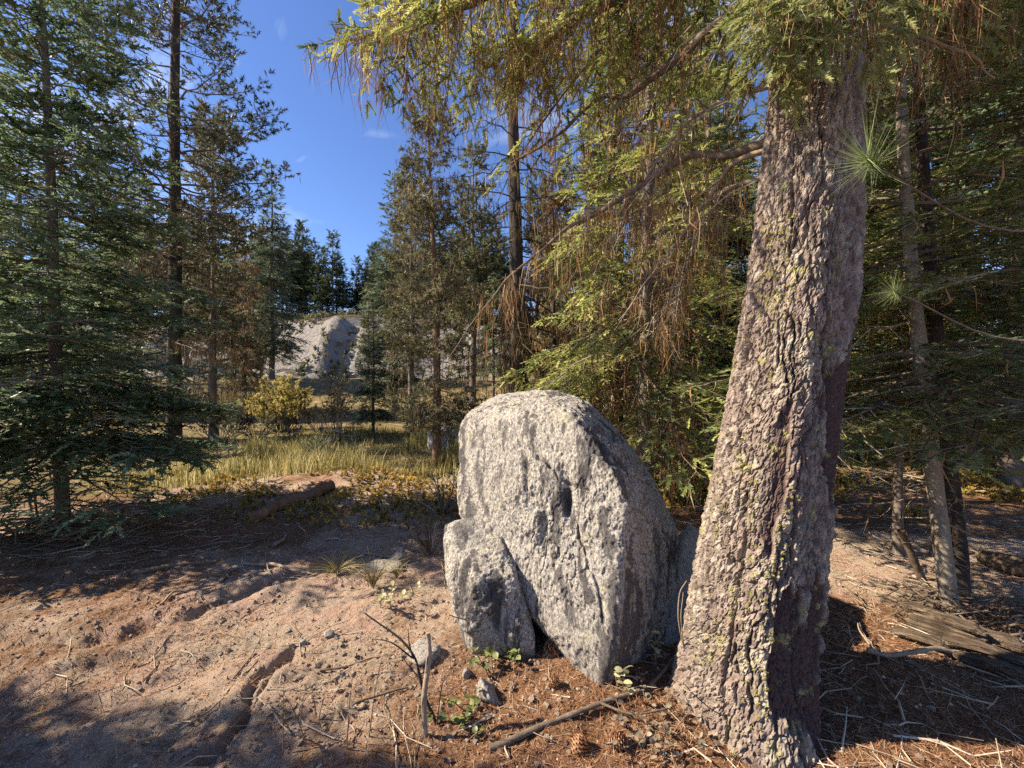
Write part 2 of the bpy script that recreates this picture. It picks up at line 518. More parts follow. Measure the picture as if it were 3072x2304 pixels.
def build_ground():
    fr = math.radians(66)
    ang = np.concatenate([np.linspace(-fr, fr, 390), np.linspace(fr, 2 * math.pi - fr, 46)[1:-1]])
    rad = np.concatenate([[0.05, 0.4, 0.75], np.arange(1.05, 5.2, 0.016), np.geomspace(5.2, 260, 150)])
    A, R = np.meshgrid(ang, rad)
    x, y = (R * np.sin(A)).ravel(), (R * np.cos(A)).ravel()
    z = gz(x, y)
    far = sstep(70, 200, R.ravel())
    z = z * (1 - far) + far * 2.5
    g = Geo()
    g.add(np.stack([x, y, z], 1), grid_faces(len(rad), len(ang), True)[:, ::-1])
    o = g.obj('ground', M['ground'], smooth=True)
    p = col3(x, y)
    wob = fbm(p * 0.7, 4, 91)
    litter = 0.2 + 0.22 * wob
    # litter gathers under trees and round the boulder
    litter += 0.45 * np.exp(-((x - 0.6) ** 2 + (y - 2.1) ** 2) / 0.9) + 0.35 * sstep(1.0, 1.8, x) * (1 - sstep(2.8, 3.4, y))
    litter += 0.22 * sstep(3.4, 4.4, y) * (x < 1)
    litter += 0.8 * sstep(1.2, 2.0, x) * sstep(4.0, 4.6, y)
    litter -= 0.5 * np.exp(-(((x - 3.4) / 1.2) ** 2 + ((y - 3.5) / 0.6) ** 2))
    grass = sstep(4.6, 6.2, y + 0.5 * wob) * 0.75 - 0.25
    grass = np.maximum(grass, -0.2)
    grass -= 0.5 * np.exp(-(((x + 2.7) / 1.1) ** 2 + ((y - 6.2) / 0.5) ** 2))
    cov = np.stack([np.clip(litter, 0, 1), np.clip(grass, 0, 1), np.zeros_like(x), np.ones_like(x)], 1)
    at = o.data.attributes.new('cover', 'FLOAT_COLOR', 'POINT')
    at.data.foreach_set('color', cov.astype(np.float32).ravel())
    return tag(o, 'sandy forest floor with needle litter and erosion rills', 'ground', kind='structure')
build_ground()

def build_hill():
    xs = np.linspace(-110, 60, 190); ys = np.concatenate([np.linspace(38, 64, 100), np.linspace(64.5, 150, 30)])
    X, Y = np.meshgrid(xs, ys)
    x, y = X.ravel(), Y.ravel()
    p = col3(x, y)
    t = sstep(45, 56, y + 1.5 * fbm(p * 0.12, 3, 5) + 0.06 * (x + 28))
    slope = t * (1 - t) * 4
    z = 0.9 + 9.3 * t + 0.6 * fbm(p * 0.15, 3, 9) + slope * (1.3 * fbm(col3(x * 0.45, y * 0.2), 4, 12) + 0.5 * fbm(col3(x * 1.6, y * 1.2), 3, 14)) + 0.03 * np.maximum(0, y - 58)
    z -= sstep(5, 50, x) * t * 5
    g = Geo()
    g.add(np.stack([x, y, z], 1), grid_faces(len(ys), len(xs)))
    m, n, l = new_mat('eroded_bank')
    geo = n.new('ShaderNodeNewGeometry')
    sp = n.new('ShaderNodeSeparateXYZ'); l.new(geo.outputs['True Normal'], sp.inputs[0])
    zz = noise(n, l, 0.5, 6, 0.7)
    ma = n.new('ShaderNodeMath'); ma.operation = 'MULTIPLY_ADD'
    l.new(zz, ma.inputs[0]); ma.inputs[1].default_value = 0.55; l.new(sp.outputs[2], ma.inputs[2])
    rr = ramp(n, [(0.98, (0.40, 0.37, 0.35)), (1.06, (0.11, 0.085, 0.06))])
    l.new(ma.outputs[0], rr.inputs[0])
    zf = noise(n, l, 3.0, 6, 0.7)
    c = mix(n, l, 0.5, rr.outputs[0], mix(n, l, zf, (0.10, 0.085, 0.06), rr.outputs[0]))
    finish(n, l, c, 0.95, bump=zf, bump_d=0.7, bump_s=1.0)
    o = g.obj('hillside', m, smooth=True)
    return tag(o, 'pale eroded bank and wooded hillside beyond the clearing', 'hillside', kind='structure'), (xs, ys, z.reshape(X.shape))
_, HILL = build_hill()
def hz(x, y):
    i = int(np.argmin(abs(HILL[1] - y))); j = int(np.argmin(abs(HILL[0] - x)))
    return float(HILL[2][i, j])

# ------------------------------------------------------------------ rocks
def hull_planes(pts):
    bm = bmesh.new()
    for p in pts:
        bm.verts.new(p)
    r = bmesh.ops.convex_hull(bm, input=bm.verts)
    bmesh.ops.recalc_face_normals(bm, faces=bm.faces)
    out = [(np.array(f.normal), float(f.normal.dot(f.calc_center_median()))) for f in bm.faces]
    bm.free()
    return np.array([o[0] for o in out]), np.array([o[1] for o in out])

def rock_mesh(name, pts, mat, sub=5, pw=26, rough=0.02, freq=6.0, seed=1, dense_front=False, extra=None, stain=None):
    pts = np.asarray(pts, float)
    c = pts.mean(0)
    nn, dd = hull_planes(pts - c)
    bm = bmesh.new()
    bmesh.ops.create_icosphere(bm, subdivisions=sub, radius=1.0)
    if dense_front:
        vd = Vector(-c + np.array([0, 0, EYE])).normalized()
        ed = [e for e in bm.edges if (e.verts[0].co + e.verts[1].co).normalized().dot(vd) > -0.15]
        bmesh.ops.subdivide_edges(bm, edges=ed, cuts=1, use_grid_fill=True)
        bmesh.ops.triangulate(bm, faces=bm.faces)
    D = nrm(np.array([v.co[:] for v in bm.verts]))
    F = np.array([[v.index for v in f.verts] for f in bm.faces])
    bm.free()
    acc = np.zeros(len(D))
    for k in range(len(nn)):
        acc += np.maximum(0, D @ nn[k] / dd[k]) ** pw
    R = acc ** (-1.0 / pw)
    V = D * R[:, None] + c
    w = V * freq
    disp = rough * (fbm(w * 0.35, 3, seed) * 1.6 + fbm(w, 4, seed + 3))
    pit = fbm(w * 3.1, 4, seed + 5)
    disp += rough * 0.45 * pit - rough * 0.8 * np.maximum(0, fbm(w * 6.0, 3, seed + 9) - 0.25)
    if extra is not None:
        disp += extra(V)
    V = V + D * disp[:, None]
    g = Geo()
    g.add(V, F)
    me = g.mesh(name, mat, True)
    at = me.attributes.new('stain', 'FLOAT', 'POINT')
    at.data.foreach_set('value', (stain(V) if stain else np.zeros(len(V))).astype(np.float32))
    return me

def place_rock(name, me, label, cat='rock', group=None):
    return tag(link(name, me), label, cat, group)

def big_extra(V):
    # soft vertical rock joints and two dark hollows on the face
    out = -0.012 * np.exp(-((fbm(V * np.array([6, 6, 2.2]), 4, 77)) / 0.03) ** 2) + 0.006 * fbm(V * np.array([55, 55, 26]), 3, 78) - 0.009 * np.maximum(0, fbm(V * np.array([30, 30, 18]), 3, 79) - 0.25)
    for pts in (((1590, 1335), (1680, 1435), (1765, 1470)), ((1555, 1320), (1580, 1430), (1572, 1520)), ((1730, 1560), (1765, 1700), (1800, 1760), (1815, 1900)), ((1480, 1420), (1500, 1520), (1560, 1620)), ((1930, 1420), (1960, 1560), (2000, 1640))):
        sx, sz_ = V[:, 0] / V[:, 1] * 2.35, EYE + (V[:, 2] - EYE) / V[:, 1] * 2.35
        dl = seg_dist(sx + 0.012 * fbm(V * 18, 3, 91), sz_ + 0.01 * fbm(V * 18 + 7, 3, 92), [P(a, b, 2.35)[[0, 2]] for a, b in pts])
        out -= 0.022 * np.exp(-(dl / 0.008) ** 2) * (V[:, 1] < 2.9)
    for (px, py, Y, s, sz, dep) in ((1704, 1492, 2.33, 0.026, 0.085, 0.08), (1625, 1575, 2.36, 0.022, 0.10, 0.06), (1985, 1560, 2.5, 0.02, 0.04, 0.05)):
        q = P(px, py, Y)
        out -= dep * np.exp(-(((V[:, 0] - q[0]) / s) ** 2 + ((V[:, 2] - q[2]) / sz) ** 2)) * (V[:, 1] < 2.8)
    return out

def big_stain(V):
    # dark lichen and water streaks running down the face from the hollows, and on the left end
    out = np.zeros(len(V))
    nz = fbm(V * np.array([26, 26, 4.5]), 5, 81, 0.65)
    for pts, w, k in ((((1700, 1480), (1722, 1600), (1750, 1720), (1765, 1800)), .030, 1.0), (((1622, 1545), (1640, 1640), (1690, 1760), (1720, 1880)), .030, .9), (((1815, 1540), (1830, 1700), (1845, 1900), (1820, 2060)), .055, .9),
                      (((1372, 1290), (1380, 1420), (1400, 1560)), .045, 1.0), (((1430, 1330), (1440, 1480), (1480, 1580)), .02, .8), (((1770, 1300), (1850, 1400), (1880, 1480)), .035, .8), (((1560, 1330), (1575, 1450)), .015, .7),
                      (((1905, 1750), (1890, 2000)), .09, .9), (((1600, 1340), (1680, 1440), (1760, 1470)), .012, .7)):
        line = [P(x, y, 2.35)[[0, 2]] for x, y in pts]
        sc = V[:, [0, 2]] / V[:, 1:2] * 2.35
        sc[:, 1] = EYE + (V[:, 2] - EYE) / V[:, 1] * 2.35
        d = seg_dist(sc[:, 0], sc[:, 1], line)
        out = np.maximum(out, k * sstep(0.36, 0.5, np.exp(-(d / w) ** 2) * (0.72 + 0.75 * nz)))
    out = np.maximum(out, 0.8 * sstep(0.6, 0.75, fbm(V * np.array([16, 16, 3.2]) + 5, 5, 83, 0.65)))
    return out * 0.92

BP = [P(*q) for q in (
    (1806, 2100, 2.03), (1735, 2015, 2.1), (1645, 1920, 2.2), (1600, 1800, 2.28), (1545, 1690, 2.36), (1450, 1600, 2.5), (1365, 1550, 2.68),
    (1352, 1390, 2.78), (1362, 1280, 2.85), (1400, 1218, 2.92), (1500, 1250, 2.62), (1667, 1242, 2.42), (1712, 1222, 2.42),
    (1611, 1160, 3.05), (1486, 1174, 3.15), (1700, 1168, 2.95), (1795, 1216, 2.75), (1752, 1285, 2.31), (1850, 1412, 2.16),
    (1880, 1528, 2.09), (1880, 1640, 2.05), (1872, 1736, 2.02), (1832, 1950, 2.0), (1866, 1286, 2.75), (1936, 1384, 2.7),
    (1995, 1468, 2.65), (2045, 1566, 2.6), (2066, 1640, 2.55), (2055, 1720, 2.5), (2000, 1990, 2.35))]
BP += [np.array(q) for q in ((-0.25, 3.3, 1.1), (0.5, 3.4, 1.2), (0.9, 3.3, 0.6), (-0.2, 3.3, 0.2), (0.5, 2.25, -0.2), (0.85, 2.5, -0.2), (0.1, 3.0, -0.2))]
place_rock('boulder', rock_mesh('boulder', BP, M['granite'], 7, 30, 0.009, 8, 3, True, big_extra, big_stain),
           'tall leaning granite boulder with a ridge and dark streaks', 'boulder')
SP = [P(*q) for q in ((1340, 1560, 2.62), (1430, 1545, 2.62), (1510, 1600, 2.5), (1565, 1690, 2.42), (1590, 1790, 2.36), (1612, 1900, 2.3),
                      (1345, 1700, 2.5), (1385, 1830, 2.4), (1420, 1900, 2.34), (1580, 1640, 2.7), (1440, 1730, 2.3), (1560, 1715, 2.32))]
SP = [q + np.array([-0.02, -0.06, 0.01]) for q in SP]
SP += [np.array(q) for q in ((-0.42, 3.0, 0.5), (0.1, 3.0, 0.6), (-0.35, 2.9, -0.2), (0.15, 2.4, -0.25), (-0.2, 2.45, -0.25))]
place_rock('boulder', rock_mesh('boulder_low', SP, M['granite'], 7, 44, 0.012, 9, 11, False, None, lambda V: 0.75 * sstep(0.25, 0.6, fbm(V * np.array([7, 7, 4.0]), 5, 85))), 'low rough granite block leaning against the foot of the tall boulder', 'boulder')
KP = [P(*q) for q in ((2060, 1560, 2.75), (2110, 1580, 2.8), (2115, 1700, 2.7), (2090, 1900, 2.45), (2060, 2050, 2.25), (1985, 2070, 2.2), (2000, 1850, 2.4), (2010, 1700, 2.6))]
KP += [np.array(q) for q in ((1.2, 3.0, 0.4), (0.95, 3.0, 0.1), (1.15, 2.4, -0.2), (0.9, 2.3, -0.2))]
place_rock('rock', rock_mesh('dark_rock', KP, M['stone'], 5, 24, 0.012, 9, 21), 'dark grey slab wedged between the tall boulder and the leaning trunk')

def small_rock(px, py, w, d, h, label, seed, name='rock', group=None, mat='stone', sub=4, depth=None, bury=0.3):
    rng = np.random.default_rng(seed)
    x, y = GP(px, py)
    if depth:
        y = depth; x = (px - CX) / FOC * y
    z = g1(x, y)
    pts = nrm(rng.normal(size=(15, 3))) * np.array([w, d, h]) / 2 * rng.uniform(0.85, 1.1, (15, 1))
    ca, sa = math.cos(seed), math.sin(seed)
    pts = pts + np.array([x, y, z + h * (0.5 - bury)])
    return place_rock(name, rock_mesh(name, pts, M[mat], sub, 22, 0.05 * min(w, h), 2.5 / max(w, 0.05) ** 0.8, seed), label, 'rock', group)

small_rock(1480, 2105, 0.19, 0.17, 0.17, 'angular grey rock below the leafy sprigs beside the boulder', 7, sub=5, bury=0.25)
small_rock(1400, 2035, 0.10, 0.08, 0.07, 'small pale stone just above the angular grey rock', 9)
small_rock(1255, 1985, 0.27, 0.22, 0.12, 'flat grey stone half buried behind the dead upright stems', 12, bury=0.55)
small_rock(1150, 1715, 0.36, 0.24, 0.14, 'flat pale stone half buried near the dark brush left of the boulders', 15, bury=0.45)
small_rock(1200, 1690, 0.20, 0.22, 0.20, 'bluish grey stone behind the flat pale stone', 19)
small_rock(1330, 1345, 1.1, 0.9, 0.75, 'pale boulder lying in the grass behind the lichen covered tree', 23, name='boulder', mat='granite', depth=9.6, bury=0.25)
small_rock(985, 1338, 0.75, 0.5, 0.35, 'pale stone in the shade under the brown bush', 27, mat='granite', depth=10.6)
for k, (px, py, s) in enumerate(((600, 1798, .06), (655, 1800, .07), (690, 1828, .04), (735, 1790, .06), (760, 1772, .05), (830, 1782, .06), (865, 1765, .055),
                                 (910, 1945, .05), (800, 1945, .06), (985, 1918, .06), (110, 1838, .07), (1010, 1925, .04), (865, 1900, .035), (640, 1830, .04))):
    small_rock(px, py, s * 1.2, s, s * 0.85, 'rounded clod of sandy soil lying along the erosion gully', 40 + k, 'clod', 'clods along the erosion gully', 'clod' if False else 'stone', 3)

# ------------------------------------------------------------------ conifer machinery
def fir_shoot(rng, L=0.09, n=16, nl=0.021, w=0.003, flat=0.35):
    V, F = [], []
    for i in range(n):
        t = (i + 0.5) / n
        s = 1 if i % 2 else -1
        a = math.radians(rng.uniform(42, 68)) * (1 - 0.45 * t)
        b = rng.uniform(-flat * 0.4, flat * 1.6)
        d = np.array([math.cos(a), s * math.sin(a) * math.cos(b), math.sin(a) * math.sin(b)])
        base = np.array([t * L, 0, 0])
        pr = np.array([-d[1], d[0], 0]) * w * 0.5 + np.array([0, 0, w * 0.25 * rng.uniform(-1, 1)])
        k = len(V)
        ll = nl * rng.uniform(0.8, 1.15) * (1 - 0.3 * t)
        V += [base - pr, base + pr, base + d * ll]
        F.append([k, k + 1, k + 2])
    k = len(V)
    V += [np.array([0, -w * 0.6, 0]), np.array([0, w * 0.6, 0]), np.array([L, 0, 0.002])]
    F.append([k, k + 1, k + 2])
    return np.array(V), np.array(F)

def tuft(rng, L=0.06, n=22, nl=0.05, w=0.003, lo=15, hi=75):
    V, F = [], []
    for i in range(n):
        t = rng.uniform(0, 1)
        a = math.radians(rng.uniform(lo, hi)) * (1 - 0.4 * t)
        ph = rng.uniform(0, 2 * math.pi)
        d = np.array([math.cos(a), math.sin(a) * math.cos(ph), math.sin(a) * math.sin(ph)])
        base = np.array([t * L, 0, 0])
        pr = nrm(np.cross(d, rng.normal(size=3))) * w * 0.5
        k = len(V)
        V += [base - pr, base + pr, base + d * nl * rng.uniform(0.7, 1.1)]
        F.append([k, k + 1, k + 2])
    return np.array(V), np.array(F)

def place_shoots(g, rng, templates, pos, dirs, up, scale, mat, rnd):
    which = rng.integers(0, len(templates), len(pos))
    X = nrm(dirs); Y = nrm(np.cross(up, X)); Z = np.cross(X, Y)
    for k, (TV, TF) in enumerate(templates):
        s = which == k
        if not s.any():
            continue
        Mx = np.stack([X[s], Y[s], Z[s]], 1) * scale[s][:, None, None]
        V = np.einsum('mj,bjk->bmk', TV, Mx) + pos[s][:, None, :]
        F = TF[None] + (np.arange(s.sum()) * len(TV))[:, None, None]
        g.add(V.reshape(-1, 3), F.reshape(-1, 3), mat, np.repeat(rnd[s], len(TF)))

def sample(PT, t):
    """PT (B,n,3), t (B,K) in 0..1 -> points and tangents (B,K,3)"""
    B, n, _ = PT.shape
    x = np.clip(t, 0, 0.9999) * (n - 1)
    i = x.astype(int); f = (x - i)[..., None]
    b = np.arange(B)[:, None]
    p0, p1 = PT[b, i], PT[b, i + 1]
    return p0 + (p1 - p0) * f, nrm(p1 - p0)

def hang(g, rng, pos, lo, hi, w, mat, sway=0.15, strands=1):
    pos = np.repeat(pos, strands, 0) + (rng.normal(size=(len(pos) * strands, 3)) * 0.012 if strands > 1 else 0)
    n = len(pos)
    if n == 0:
        return
    ln = rng.uniform(0, 1, n) ** 1.7 * (hi - lo) + lo
    az = rng.uniform(0, np.pi, n)
    side = np.stack([np.cos(az), np.sin(az), np.zeros(n)], 1) * (w * rng.uniform(0.5, 1.3, n))[:, None]
    j1 = rng.normal(size=(n, 3)) * (ln * sway * 0.5)[:, None]; j2 = rng.normal(size=(n, 3)) * (ln * sway)[:, None]
    dz = np.zeros((n, 3)); dz[:, 2] = -ln
    V = np.stack([pos - side * 0.6, pos + side * 0.6, pos + dz * 0.45 + j1 - side, pos + dz * 0.45 + j1 + side, pos + dz + j2], 1)
    F = np.array([[0, 1, 3], [0, 3, 2], [2, 3, 4]])[None] + (np.arange(n) * 5)[:, None, None]
    g.add(V.reshape(-1, 3), F.reshape(-1, 3), mat, np.repeat(rng.uniform(0, 1, n), 3))

def dress(g, rng, PT, L, o, mats):
    """twigs, shoots and lichen on branch paths PT (B,n,3) of length L. o: options. mats: (foliage, twig, lichen) slots"""
    B = len(PT)
    K = o.get('K', 12)
    t = (np.arange(K)[None] + rng.uniform(0.1, 0.9, (B, K))) / K * (1 - o.get('t0', 0.15)) + o.get('t0', 0.15)
    keep = rng.uniform(0, 1, (B, K)) < np.clip(L[:, None] * o.get('dens', 10) / K, 0, 1)
    bp, bt = sample(PT, t)
    side = nrm(np.cross(bt, np.array([0, 0, 1.0])))
    sgn = np.where((np.arange(K) % 2)[None, :, None] == 0, 1.0, -1.0)
    a = np.radians(rng.uniform(o.get('a0', 40), o.get('a1', 70), (B, K)))[..., None]
    d = bt * np.cos(a) + side * sgn * np.sin(a)
    d[..., 2] += rng.normal(o.get('rise', 0.0), o.get('rz', 0.18), (B, K))
    d = nrm(d)
    tl = (o.get('tl', 0.4) * L[:, None] * (1.05 - 0.85 * t) + o.get('tmin', 0.06)) * rng.uniform(0.6, 1.2, (B, K))
    tl = np.minimum(tl, o.get('tmax', 0.6))
    k = keep.ravel()
    p, d, tl = bp.reshape(-1, 3)[k], d.reshape(-1, 3)[k], tl.ravel()[k]
    s3 = np.linspace(0, 1, 4)[None, :, None]
    TW = p[:, None] + d[:, None] * tl[:, None, None] * s3
    TW[:, :, 2] -= o.get('tdroop', 0.15) * tl[:, None] * (s3[..., 0] ** 2)
    TW[:, 1:] += rng.normal(size=(len(p), 3, 3)) * (tl * o.get('crook', 0.03))[:, None, None]
    rw = o.get('tr', 0.0035) * (0.5 + tl / 0.4)[:, None] * np.array([1, 0.75, 0.5, 0.2])[None]
    V, F = tubes(TW, rw, 3)
    g.add(V, F, mats[1], np.repeat(rng.uniform(0, 1, len(TW)), len(F) // max(1, len(TW))))
    # finer dead twiglets
    allT, allL = TW, tl
    # shoots
    if o.get('shoots'):
        live = rng.uniform(0, 1, len(TW)) < o.get('live', 1.0)
        if o.get('live_from') is not None:
            tt = t.ravel()[k]
            live &= tt > o['live_from']
        W, wl_ = TW[live], tl[live]
        sp = o.get('sp', 0.035)
        Mx = max(2, int(o.get('tmax', 0.6) / sp) + 1)
        s = (np.arange(Mx)[None] + rng.uniform(0.2, 0.8, (len(W), Mx))) * sp / wl_[:, None]
        ok = (s < 1) & (s > o.get('s0', 0.0))
        s[:, 0] = 0.98; ok[:, 0] = True
        sp_, st = sample(W, s)
        sd = nrm(np.cross(st, np.array([0, 0, 1.0])))
        sg = np.where((np.arange(Mx) % 2)[None, :, None] == 0, 1.0, -1.0)
        aa = np.radians(rng.uniform(30, 60, (len(W), Mx)))[..., None]
        aa[:, 0] = 0
        dd = st * np.cos(aa) + sd * sg * np.sin(aa)
        dd[..., 2] += rng.normal(o.get('srise', 0.05), o.get('srz', 0.2), (len(W), Mx))
        up = np.zeros_like(dd); up[..., 2] = 1; up += rng.normal(size=dd.shape) * o.get('uj', 0.25)
        okr = ok.ravel()
        br = np.repeat(rng.uniform(0, 1, len(W)), Mx)
        rnd = np.clip(0.55 * br + 0.45 * rng.uniform(0, 1, okr.size), 0, 1)[okr]
        n = okr.sum()
        place_shoots(g, rng, o['shoots'], sp_.reshape(-1, 3)[okr], dd.reshape(-1, 3)[okr], up.reshape(-1, 3)[okr],
                     rng.uniform(0.75, 1.25, n), mats[0], rnd)
    if o.get('lichen', 0) > 0:
        q = np.concatenate([PT.reshape(-1, 3), TW.reshape(-1, 3), TW[:, 2:].reshape(-1, 3)])
        nl = int(len(q) * o['lichen'])
        pick = q[rng.integers(0, len(q), nl)] + rng.normal(size=(nl, 3)) * 0.02
        hang(g, rng, pick, o.get('l0', 0.04), o.get('l1', 0.3), o.get('lw', 0.004), mats[2], strands=o.get('strands', 1))
    return TW

def trunk_geo(ctr, rad, sides=18, rough=0.09, seed=0, freq=9.0):
    V, F = tubes(ctr[None], rad[None], sides)
    c = np.repeat(ctr, sides, 0)
    q = V * np.array([1, 1, 0.35]) * freq
    V = c + (V - c) * (1 + rough * fbm(q, 4, seed))[:, None]
    return V, F

def conifer(name, seed, H, r0, z0, Rf, nb, o, mats, e_lo=-15, e_hi=35, droop=0.25, upturn=0.12, lean=(0, 0), dead_n=0, dead_o=None,
            trunk_sides=14, n_rings=44, z_bias=1.0, flare=0.25, sink=0.25, az_fn=None):
    """builds a tree at the origin: an Empty with trunk and crown. Rf(u) branch length for u = 0 (crown base) .. 1 (top)"""
    rng = np.random.default_rng(seed)
    root = empty(name)
    zs = np.concatenate([np.linspace(-sink, 1.0, n_rings // 3), np.linspace(1.0, H, n_rings - n_rings // 3 + 1)[1:]])
    def axis(z):
        z = np.asarray(z, float)
        w = np.clip(z, 0, None)
        return np.stack([lean[0] * w + 0.03 * np.sin(z * 0.9 + seed), lean[1] * w + 0.03 * np.sin(z * 0.7 + seed * 2), z], -1)
    rad = r0 * np.clip(1 - zs / H, 0.02, 1.2) ** 0.75 * (1 + flare * np.exp(-np.clip(zs, 0, None) / (r0 * 1.2)))
    V, F = trunk_geo(axis(zs), rad, trunk_sides, 0.10, seed)
    tg = Geo(); tg.add(V, F)
    tr = tg.obj('trunk', mats['trunk'], root, True)
    g = Geo()
    def batch(n, za, zb, Rfun, elo, ehi, dr, upt, oo, slots, br):
        u = np.sort(rng.uniform(0, 1, n)) ** z_bias
        z = za + (zb - za) * u
        az = np.arange(n) * 2.39996 + rng.uniform(-0.6, 0.6, n)
        if az_fn is not None:
            az = az_fn(rng, n, az)
        L = Rfun(u) * rng.uniform(0.65, 1.12, n)
        e = np.radians(elo + (ehi - elo) * u + rng.normal(0, 6, n))
        t = np.linspace(0, 1, 8)[None, :]
        hx = np.cos(e)[:, None] * t * L[:, None]
        hzv = (np.sin(e)[:, None] * t - dr * (1 - 0.6 * u[:, None]) * t ** 2 + upt * t ** 3) * L[:, None]
        bend = 0.06 * L[:, None] * np.sin(t * 4 + rng.uniform(0, 6, (n, 1))) * t
        PT = axis(z)[:, None, :] + np.stack([hx * np.cos(az)[:, None] - bend * np.sin(az)[:, None], hx * np.sin(az)[:, None] + bend * np.cos(az)[:, None], hzv], -1)
        PT[:, 1:] += rng.normal(size=(n, 7, 3)) * (0.012 * L)[:, None, None]
        rb = (br * (0.4 + L))[:, None] * np.linspace(1, 0.15, 8)[None]
        V, F = tubes(PT, rb, 4)
        g.add(V, F, slots[1], np.repeat(rng.uniform(0, 0.6, n), len(F) // n))
        dress(g, rng, PT, L, oo, slots)
    batch(nb, z0, H * 0.985, Rf, e_lo, e_hi, droop, upturn, o, (0, 1, 2), o.get('br', 0.009))
    if dead_n:
        batch(dead_n, dead_o['za'], dead_o['zb'], dead_o['R'], dead_o.get('e0', -10), dead_o.get('e1', 0), dead_o.get('droop', 0.2), dead_o.get('up', 0.1), dead_o, (0, 3, 2), dead_o.get('br', 0.008))
    g.obj('crown', [mats['leaf'], mats['twig'], mats['lichen'], mats.get('dead', M['deadtwig'])], root)
    return root

rg = np.random.default_rng(5)
FINE = [fir_shoot(rg, 0.085, 14, 0.028, 0.0095) for _ in range(4)]
MEDF = [fir_shoot(rg, 0.11, 8, 0.040, 0.018, 0.6) for _ in range(4)]
BIGF = [fir_shoot(rg, 0.15, 8, 0.050, 0.025, 0.6) for _ in range(4)]
COARSE = [fir_shoot(rg, 0.24, 8, 0.10, 0.046, 0.8) for _ in range(3)]
FARS = [fir_shoot(rg, 0.55, 6, 0.30, 0.13, 0.9) for _ in range(3)]
TUFT = [tuft(rg, 0.09, 15, 0.09, 0.017) for _ in range(4)]
CTUFT = [tuft(rg, 0.17, 12, 0.15, 0.042) for _ in range(3)]
LONG = [tuft(rg, 0.07, 50, 0.20, 0.0032, 18, 96) for _ in range(2)]

def put(root, x, y, z=None, rz=0.0, s=1.0, label=None, cat='tree', group=None):
    root.location = (x, y, (g1(x, y) if z is None else z))
    root.rotation_euler = (0, 0, rz)
    root.scale = (s, s, s)
    return tag(root, label, cat, group)

